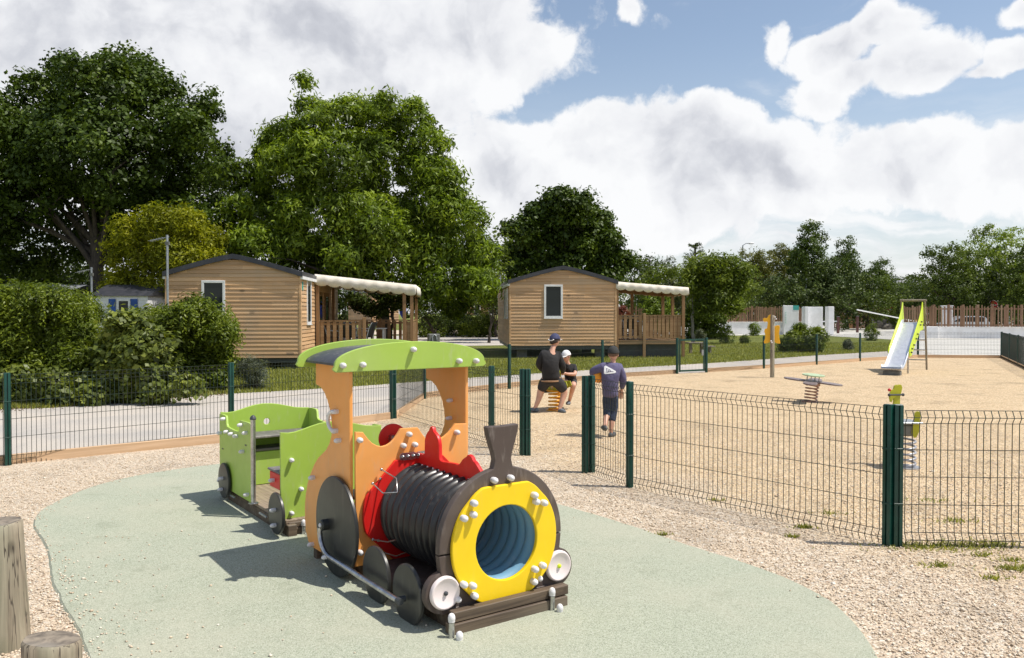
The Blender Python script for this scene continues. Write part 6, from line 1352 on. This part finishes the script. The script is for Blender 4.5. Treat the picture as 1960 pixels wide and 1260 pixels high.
def shell(c, r, face, up, zlo, mat, parent, name, k=1.08, zf=None):
    """part of an ellipsoid round the skull from height zlo (back) / zf (front) up: hair or the crown of a cap"""
    f = Vector(face).normalized(); s = f.cross(Vector(up)).normalized(); u = s.cross(f).normalized(); c = Vector(c); n = 22; kk = 8; P = []; F = []; zf = zlo if zf is None else zf
    for i in range(kk + 1):
        for j in range(n):
            ph = 2 * math.pi * j / n; fr_ = (math.sin(ph) + 1) / 2; zl = zlo + (zf - zlo) * fr_; z = 1 - (1 - zl) * i / kk; q = math.sqrt(max(0, 1 - z * z))
            P.append(c + s * (q * math.cos(ph) * .84 * r * k) + f * (q * math.sin(ph) * 1.0 * r * k) + u * (z * 1.2 * r * k))
    for i in range(kk):
        for j in range(n): F.append((i * n + j, i * n + (j + 1) % n, i * n + n + (j + 1) % n, i * n + n + j))
    o = MB().add(P, F).build(name, mat, parent, 80); o.modifiers.new('s', 'SOLIDIFY').thickness = .006; return o, f, s, u, c
def brim(c, f, s, u, r, mat, parent, k=1.08, z0=.30, L=.07):
    P = []; F = []; n = 10
    for i in range(n + 1):
        a = math.pi * (.14 + .72 * i / n); q = r * k; b = Vector(c) + s * (math.cos(a) * .84 * q) + f * (math.sin(a) * q * .96) + u * (z0 * 1.2 * q); P += [b, b + f * (L * math.sin(math.pi * i / n) ** .5) - u * (.014 * math.sin(math.pi * i / n))]
    for i in range(n): a = i * 2; F.append((a, a + 1, a + 3, a + 2))
    o = MB().add([tuple(p) for p in P], F).build('cap_brim', mat, parent, 80); o.modifiers.new('s', 'SOLIDIFY').thickness = .006; return o
M['skin'] = pm('skin', (.62, .36, .25), (.55, .29, .20), 9, .5, .1); M['cloth_black'] = pm('black_cloth', (.012, .011, .012), (.02, .018, .018), 9, .85, .1, bs=.5, bscale=16, bdist=.02)
M['cloth_dark'] = pm('charcoal_cloth', (.035, .032, .032), (.02, .019, .02), 9, .85, .1, bs=.5, bscale=20, bdist=.02); M['cloth_violet'] = pm('violet_cloth', (.12, .11, .20), (.085, .075, .145), 7, .9, .1, bs=.6, bscale=14, bdist=.03)
M['denim'] = pm('denim', (.035, .05, .09), (.02, .03, .055), 20, .9, .1, bs=.7, bscale=22, bdist=.02); M['hair'] = pm('dark_hair', (.02, .013, .01), (.035, .022, .015), 40, .6, .1); M['hairlight'] = pm('brown_hair', (.16, .09, .05), (.10, .05, .03), 40, .6, .1)
M['capnavy'] = pm('navy_cap', (.05, .055, .13), (.035, .04, .10), 8, .8); M['capwhite'] = pm('white_cap', (.82, .82, .82), None, 8, .8); M['capblack'] = pm('black_cap', (.02, .022, .02), (.035, .035, .035), 8, .85); M['shoe'] = pm('grey_shoe', (.16, .18, .20), (.08, .09, .10), 20, .7); M['shoedark'] = pm('dark_shoe', (.06, .065, .07), (.1, .1, .1), 20, .7)
def person(label, px, depth, joints, face, skin_r, cloth, shoes, headc, headr):
    b = AT(px, 600, depth); base = Vector((b.x, b.y, 0)); t = thing('person', label, 'person', base)
    J = {k: (AT(x, y, d) - base, r) for k, (x, y, d, r) in joints.items()}
    JB = dict(J)
    for k in ('pelvis', 'waist', 'chest'): JB[k] = (J[k][0], tuple(q * .74 for q in J[k][1]))
    for k in ('hipL', 'hipR', 'shL', 'shR'): JB[k] = (J[k][0], J[k][1] * .84)
    J['hem'] = (J['pelvis'][0] + Vector((0, 0, -.075)), tuple(q * 1.02 for q in J['pelvis'][1])); J['top'] = (J['pelvis'][0] + Vector((0, 0, .07)), tuple(q * .9 for q in J['pelvis'][1]))
    E = [('pelvis', 'waist'), ('waist', 'chest'), ('chest', 'neck'), ('neck', 'headb')]
    for s in 'LR': E += [('chest', 'sh' + s), ('sh' + s, 'el' + s), ('el' + s, 'wr' + s), ('wr' + s, 'pa' + s), ('pelvis', 'hip' + s), ('hip' + s, 'kn' + s), ('kn' + s, 'ca' + s), ('ca' + s, 'an' + s), ('an' + s, 'toe' + s)]
    bm_ = MB(); addmesh(bm_, skin(JB, E, 'pelvis'))
    hc = AT(*headc) - base; head(bm_, hc, headr, face)
    for s in 'LR':
        w = J['wr' + s][0]; d = J['pa' + s][0] - w; sd__ = d.cross(Vector((0, 0, 1))); sd__ = sd__ if sd__.length > .01 else Vector((1, 0, 0)); fingers(bm_, w, d, sd__ * (1 if s == 'L' else -1), Vector((0, 0, 1)))
    bm_.build('body', M['skin'], t, 80)
    for (nm, mt, parts, dr) in cloth:
        JJ = {}
        for k in parts: JJ[k] = (J[k][0], tuple(q + dr for q in J[k][1]) if isinstance(J[k][1], tuple) else J[k][1] + dr)
        EE = [e for e in E if e[0] in JJ and e[1] in JJ]
        # cuffs part of the way to the next joint
        for (a, b_, u, nmj) in parts.get('_cut', []) if isinstance(parts, dict) else []:
            pass
        me = skin(JJ, EE, 'pelvis' if 'pelvis' in JJ else 'chest'); link(nm, me, M[mt], t)
    for s in 'LR':
        a = J['an' + s][0]; o = J['toe' + s][0]; d = (o - a); d.z = 0; d = d.normalized() if d.length > .01 else Vector((0, 1, 0)); m = MB(); c = o
        for (u, r, h) in ((0, 0, 0),): pass
        A = Matrix.Translation(a * .45 + o * .55 - Vector((0, 0, .0))) @ (Matrix(((d.x, -d.y, 0, 0), (d.y, d.x, 0, 0), (0, 0, 1, 0), (0, 0, 0, 1))))
        m.ball((0, 0, 0), 1, 14, 8); m.v = [tuple(A @ Vector((x * .105, y * .040 * (1 + .15 * x), max(z, -.6) * .045 * (1 - .25 * x)))) for x, y, z in m.v]; m.build('shoe', M[shoes], t, 60)
    return t, J, hc, base
# teenager in black astride the rocker, seen from behind
Jt = dict(pelvis=(1055, 721, 13.9, (.15, .11)), waist=(1053, 706, 13.88, (.145, .10)), chest=(1053, 688, 13.92, (.165, .11)), neck=(1058, 667, 13.95, .045), headb=(1061, 660, 13.98, .05),
          shL=(1039, 679, 13.92, .068), shR=(1068, 680, 13.97, .068), elL=(1031, 699, 13.92, .052), elR=(1077, 703, 13.98, .052), wrL=(1044, 714, 14.13, .030), wrR=(1077, 714, 14.22, .030), paL=(1049, 715, 14.20, (.034, .018)), paR=(1074, 714, 14.30, (.034, .018)),
          hipL=(1045, 727, 13.92, .105), hipR=(1065, 727, 13.92, .105), knL=(1035, 749, 14.0, .070), knR=(1081, 750, 14.02, .070), caL=(1031, 765, 13.97, .050), caR=(1076, 766, 13.98, .050), anL=(1024, 782, 13.95, .033), anR=(1071, 784, 13.95, .033), toeL=(1019, 787, 13.98, .030), toeR=(1079, 790, 13.86, .030))
t, J, hc, base = person('teenager in black sweater and navy cap, sitting with legs apart on the rocker', 1054, 13.9, Jt, (.75, .75, -.1), 1, [], 'shoe', (1062, 653, 14.0), .088)
def garment(t, J, nm, mt, joints, edges, root, cuts=(), dr=.014):
    JJ = {k: (J[k][0], tuple(q + dr for q in J[k][1]) if isinstance(J[k][1], tuple) else J[k][1] + dr) for k in joints}; EE = list(edges)
    for (a, b, u, r) in cuts: JJ[a + '_c'] = (J[a][0].lerp(J[b][0], u), r); EE.append((a, a + '_c'))
    return link(nm, skin(JJ, EE, root), M[mt], t)
TOP = [('pelvis', 'waist'), ('pelvis', 'hem'), ('waist', 'chest'), ('chest', 'shL'), ('chest', 'shR'), ('shL', 'elL'), ('shR', 'elR')]
TJ = ['hem', 'pelvis', 'waist', 'chest', 'shL', 'shR', 'elL', 'elR']
garment(t, J, 'sweater', 'cloth_black', TJ, TOP, 'chest', [('elL', 'wrL', .95, .036), ('elR', 'wrR', .95, .036), ('chest', 'neck', .75, .060)], .018)
BOT = [('pelvis', 'top'), ('pelvis', 'hipL'), ('pelvis', 'hipR')]
garment(t, J, 'shorts', 'cloth_dark', ['top', 'pelvis', 'hipL', 'hipR', 'knL', 'knR'], BOT + [('hipL', 'knL'), ('hipR', 'knR')], 'pelvis', [], .016)
shell(hc, .088, (.75, .75, -.1), (0, 0, 1), -.55, M['hair'], t, 'hair', 1.05, .35)
o, f, s, u, c = shell(hc + Vector((0, 0, .008)), .088, (.75, .75, -.1), (0, 0, 1), .16, M['capnavy'], t, 'cap', 1.16, .30); brim(c, f, s, u, .088, M['capwhite'], t, 1.16, .28, .075)
MB().tube([tuple(c - f * .088 * 1.10 + s * (q * .06) + u * (.012 - .02 * (1 - q * q))) for q in (-1, -.5, 0, .5, 1)], .010, 6).build('cap_strap', M['capwhite'], t)
# small boy in a white cap opposite
Jk = dict(pelvis=(1092, 731, 14.62, (.10, .09)), waist=(1092, 719, 14.6, (.095, .08)), chest=(1090, 706, 14.55, (.11, .085)), neck=(1086, 694, 14.5, .038), headb=(1085, 688, 14.5, .042),
          shL=(1079, 702, 14.5, .048), shR=(1100, 703, 14.6, .048), elL=(1077, 716, 14.45, .036), elR=(1101, 717, 14.42, .036), wrL=(1077, 713, 14.32, .025), wrR=(1085, 716, 14.32, .025), paL=(1076, 711, 14.24, (.028, .015)), paR=(1080, 714, 14.26, (.028, .015)),
          hipL=(1084, 733, 14.6, .070), hipR=(1097, 733, 14.6, .070), knL=(1074, 741, 14.30, .050), knR=(1098, 737, 14.25, .052), caL=(1072, 758, 14.35, .040), caR=(1094, 752, 14.32, .042), anL=(1073, 772, 14.4, .028), anR=(1089, 770, 14.42, .028), toeL=(1071, 775, 14.33, .026), toeR=(1087, 774, 14.34, .026))
fk = (-.62, -.75, -.25)
t, J, hc, base = person('small boy in black t-shirt and white cap, facing the camera on the rocker', 1090, 14.55, Jk, fk, 1, [], 'shoe', (1084, 683, 14.46), .080)
garment(t, J, 't_shirt', 'cloth_black', ['hem', 'pelvis', 'waist', 'chest', 'shL', 'shR'], TOP[:5], 'chest', [('shL', 'elL', .75, .048), ('shR', 'elR', .75, .048), ('chest', 'neck', .6, .05)], .014)
garment(t, J, 'shorts', 'cloth_dark', ['top', 'pelvis', 'hipL', 'hipR'], BOT, 'pelvis', [('hipL', 'knL', .8, .062), ('hipR', 'knR', .75, .062)], .014)
shell(hc, .080, fk, (0, 0, 1), -.2, M['hairlight'], t, 'hair', 1.04, .45)
o, f, s, u, c = shell(hc + Vector((0, 0, .008)), .080, fk, (0, 0, 1), .10, M['capwhite'], t, 'cap', 1.15, .28); brim(c, f, s, u, .080, M['capwhite'], t, 1.15, .28, .05)
for q in (-1, 1): MB().ball(tuple(hc + f * .073 + s * q * .028 + u * .004), .009, 8, 6).build('eye', M['hair'], t)
MB().tube([tuple(hc + f * .074 + s * q * .018 - u * (.040 + .004 * (1 - q * q))) for q in (-1, 0, 1)], .005, 6).build('mouth', M['signred'], t)
# standing boy with his back to the camera
Jb = dict(pelvis=(1168, 752, 11.2, (.12, .095)), waist=(1168, 734, 11.2, (.125, .10)), chest=(1169, 712, 11.2, (.13, .095)), neck=(1173, 694, 11.22, .036), headb=(1174, 687, 11.22, .042),
          shL=(1153, 703, 11.2, .048), shR=(1186, 704, 11.2, .048), elL=(1132, 712, 11.26, .038), elR=(1193, 728, 11.2, .036), wrL=(1143, 729, 11.36, .024), wrR=(1190, 745, 11.3, .024), paL=(1149, 731, 11.38, (.028, .015)), paR=(1189, 752, 11.33, (.028, .015)),
          hipL=(1162, 757, 11.2, .074), hipR=(1175, 757, 11.2, .074), knL=(1163, 788, 11.22, .050), knR=(1173, 790, 11.22, .052), caL=(1160, 802, 11.12, .040), caR=(1171, 810, 11.16, .042), anL=(1158, 816, 11.02, .028), anR=(1169, 828, 11.14, .028), toeL=(1156, 822, 11.09, .026), toeR=(1174, 835, 11.22, .026))
fb = (.25, .95, -.12)
t, J, hc, base = person('boy in violet sweatshirt and black cap, standing with his back turned', 1168, 11.2, Jb, fb, 1, [], 'shoedark', (1174, 679, 11.24), .078)
BOYH = J['paL'][0] + base
jk = garment(t, J, 'sweatshirt', 'cloth_violet', TJ, TOP, 'chest', [('elL', 'wrL', .95, .034), ('elR', 'wrR', .95, .034), ('chest', 'neck', .75, .055)], .024)
garment(t, J, 'shorts', 'denim', ['top', 'pelvis', 'hipL', 'hipR', 'knL', 'knR'], BOT + [('hipL', 'knL'), ('hipR', 'knR')], 'pelvis', [('knL', 'caL', .85, .055), ('knR', 'caR', .95, .056)], .014)
shell(hc, .078, fb, (0, 0, 1), -.35, M['hairlight'], t, 'hair', 1.05, .35)
o, f, s, u, c = shell(hc + Vector((0, 0, .008)), .078, fb, (0, 0, 1), -.02, M['capblack'], t, 'cap', 1.18, .20); brim(c, f, s, u, .078, M['capblack'], t, 1.18, .18, .06)
from mathutils.bvhtree import BVHTree
bv = BVHTree.FromPolygons([tuple(v.co) for v in jk.data.vertices], [tuple(p.vertices) for p in jk.data.polygons])
def decal(name, tri, mat, offs, inner=None):
    P = []; F = []; n = 10; cx, cy = sum(p[0] for p in tri) / len(tri), sum(p[1] for p in tri) / len(tri); ring = []
    for i in range(len(tri)):
        a, b = tri[i], tri[(i + 1) % len(tri)]
        for k in range(4): ring.append((a[0] + (b[0] - a[0]) * k / 4, a[1] + (b[1] - a[1]) * k / 4))
    for j in range(4):
        q = j / 3 if inner is None else inner + (1 - inner) * j / 3
        for x, y in ring:
            w_ = AT(cx + (x - cx) * q, cy + (y - cy) * q, 11.0) - base; h = bv.ray_cast(w_ - Vector((0, .4, 0)), Vector((0, 1, 0))); P.append((h[0] - Vector((0, offs, 0))) if h[0] else w_)
    nr_ = len(ring)
    for j in range(3):
        for i in range(nr_): F.append((j * nr_ + i, j * nr_ + (i + 1) % nr_, j * nr_ + nr_ + (i + 1) % nr_, j * nr_ + nr_ + i))
    MB().add([tuple(p) for p in P], F).build(name, mat, jk, 80)
tri = [(1158.5, 703), (1161.5, 701), (1180.5, 711.5), (1181, 714), (1178, 715.5), (1160, 717.5), (1157.5, 716)]
decal('back_print', tri, M['capwhite'], .004); decal('back_print_outline', [(1162, 706), (1170, 709), (1171, 712.5), (1163, 714.5)], M['cloth_violet'], .0055, .72); decal('back_print_mark', [(1165, 710), (1177, 712.3), (1166, 713.5)], M['cloth_violet'], .0055, .6)
bl_ = AT(1145, 721, 11.27); o = MB().ball((0, 0, 0), .088, 24, 14).build('ball', pm('orange_ball', (.85, .36, .02), (.78, .3, .02), 4, .5), None, 80); o.location = bl_; tag(o, 'orange ball held under the left arm of the standing boy', 'ball')
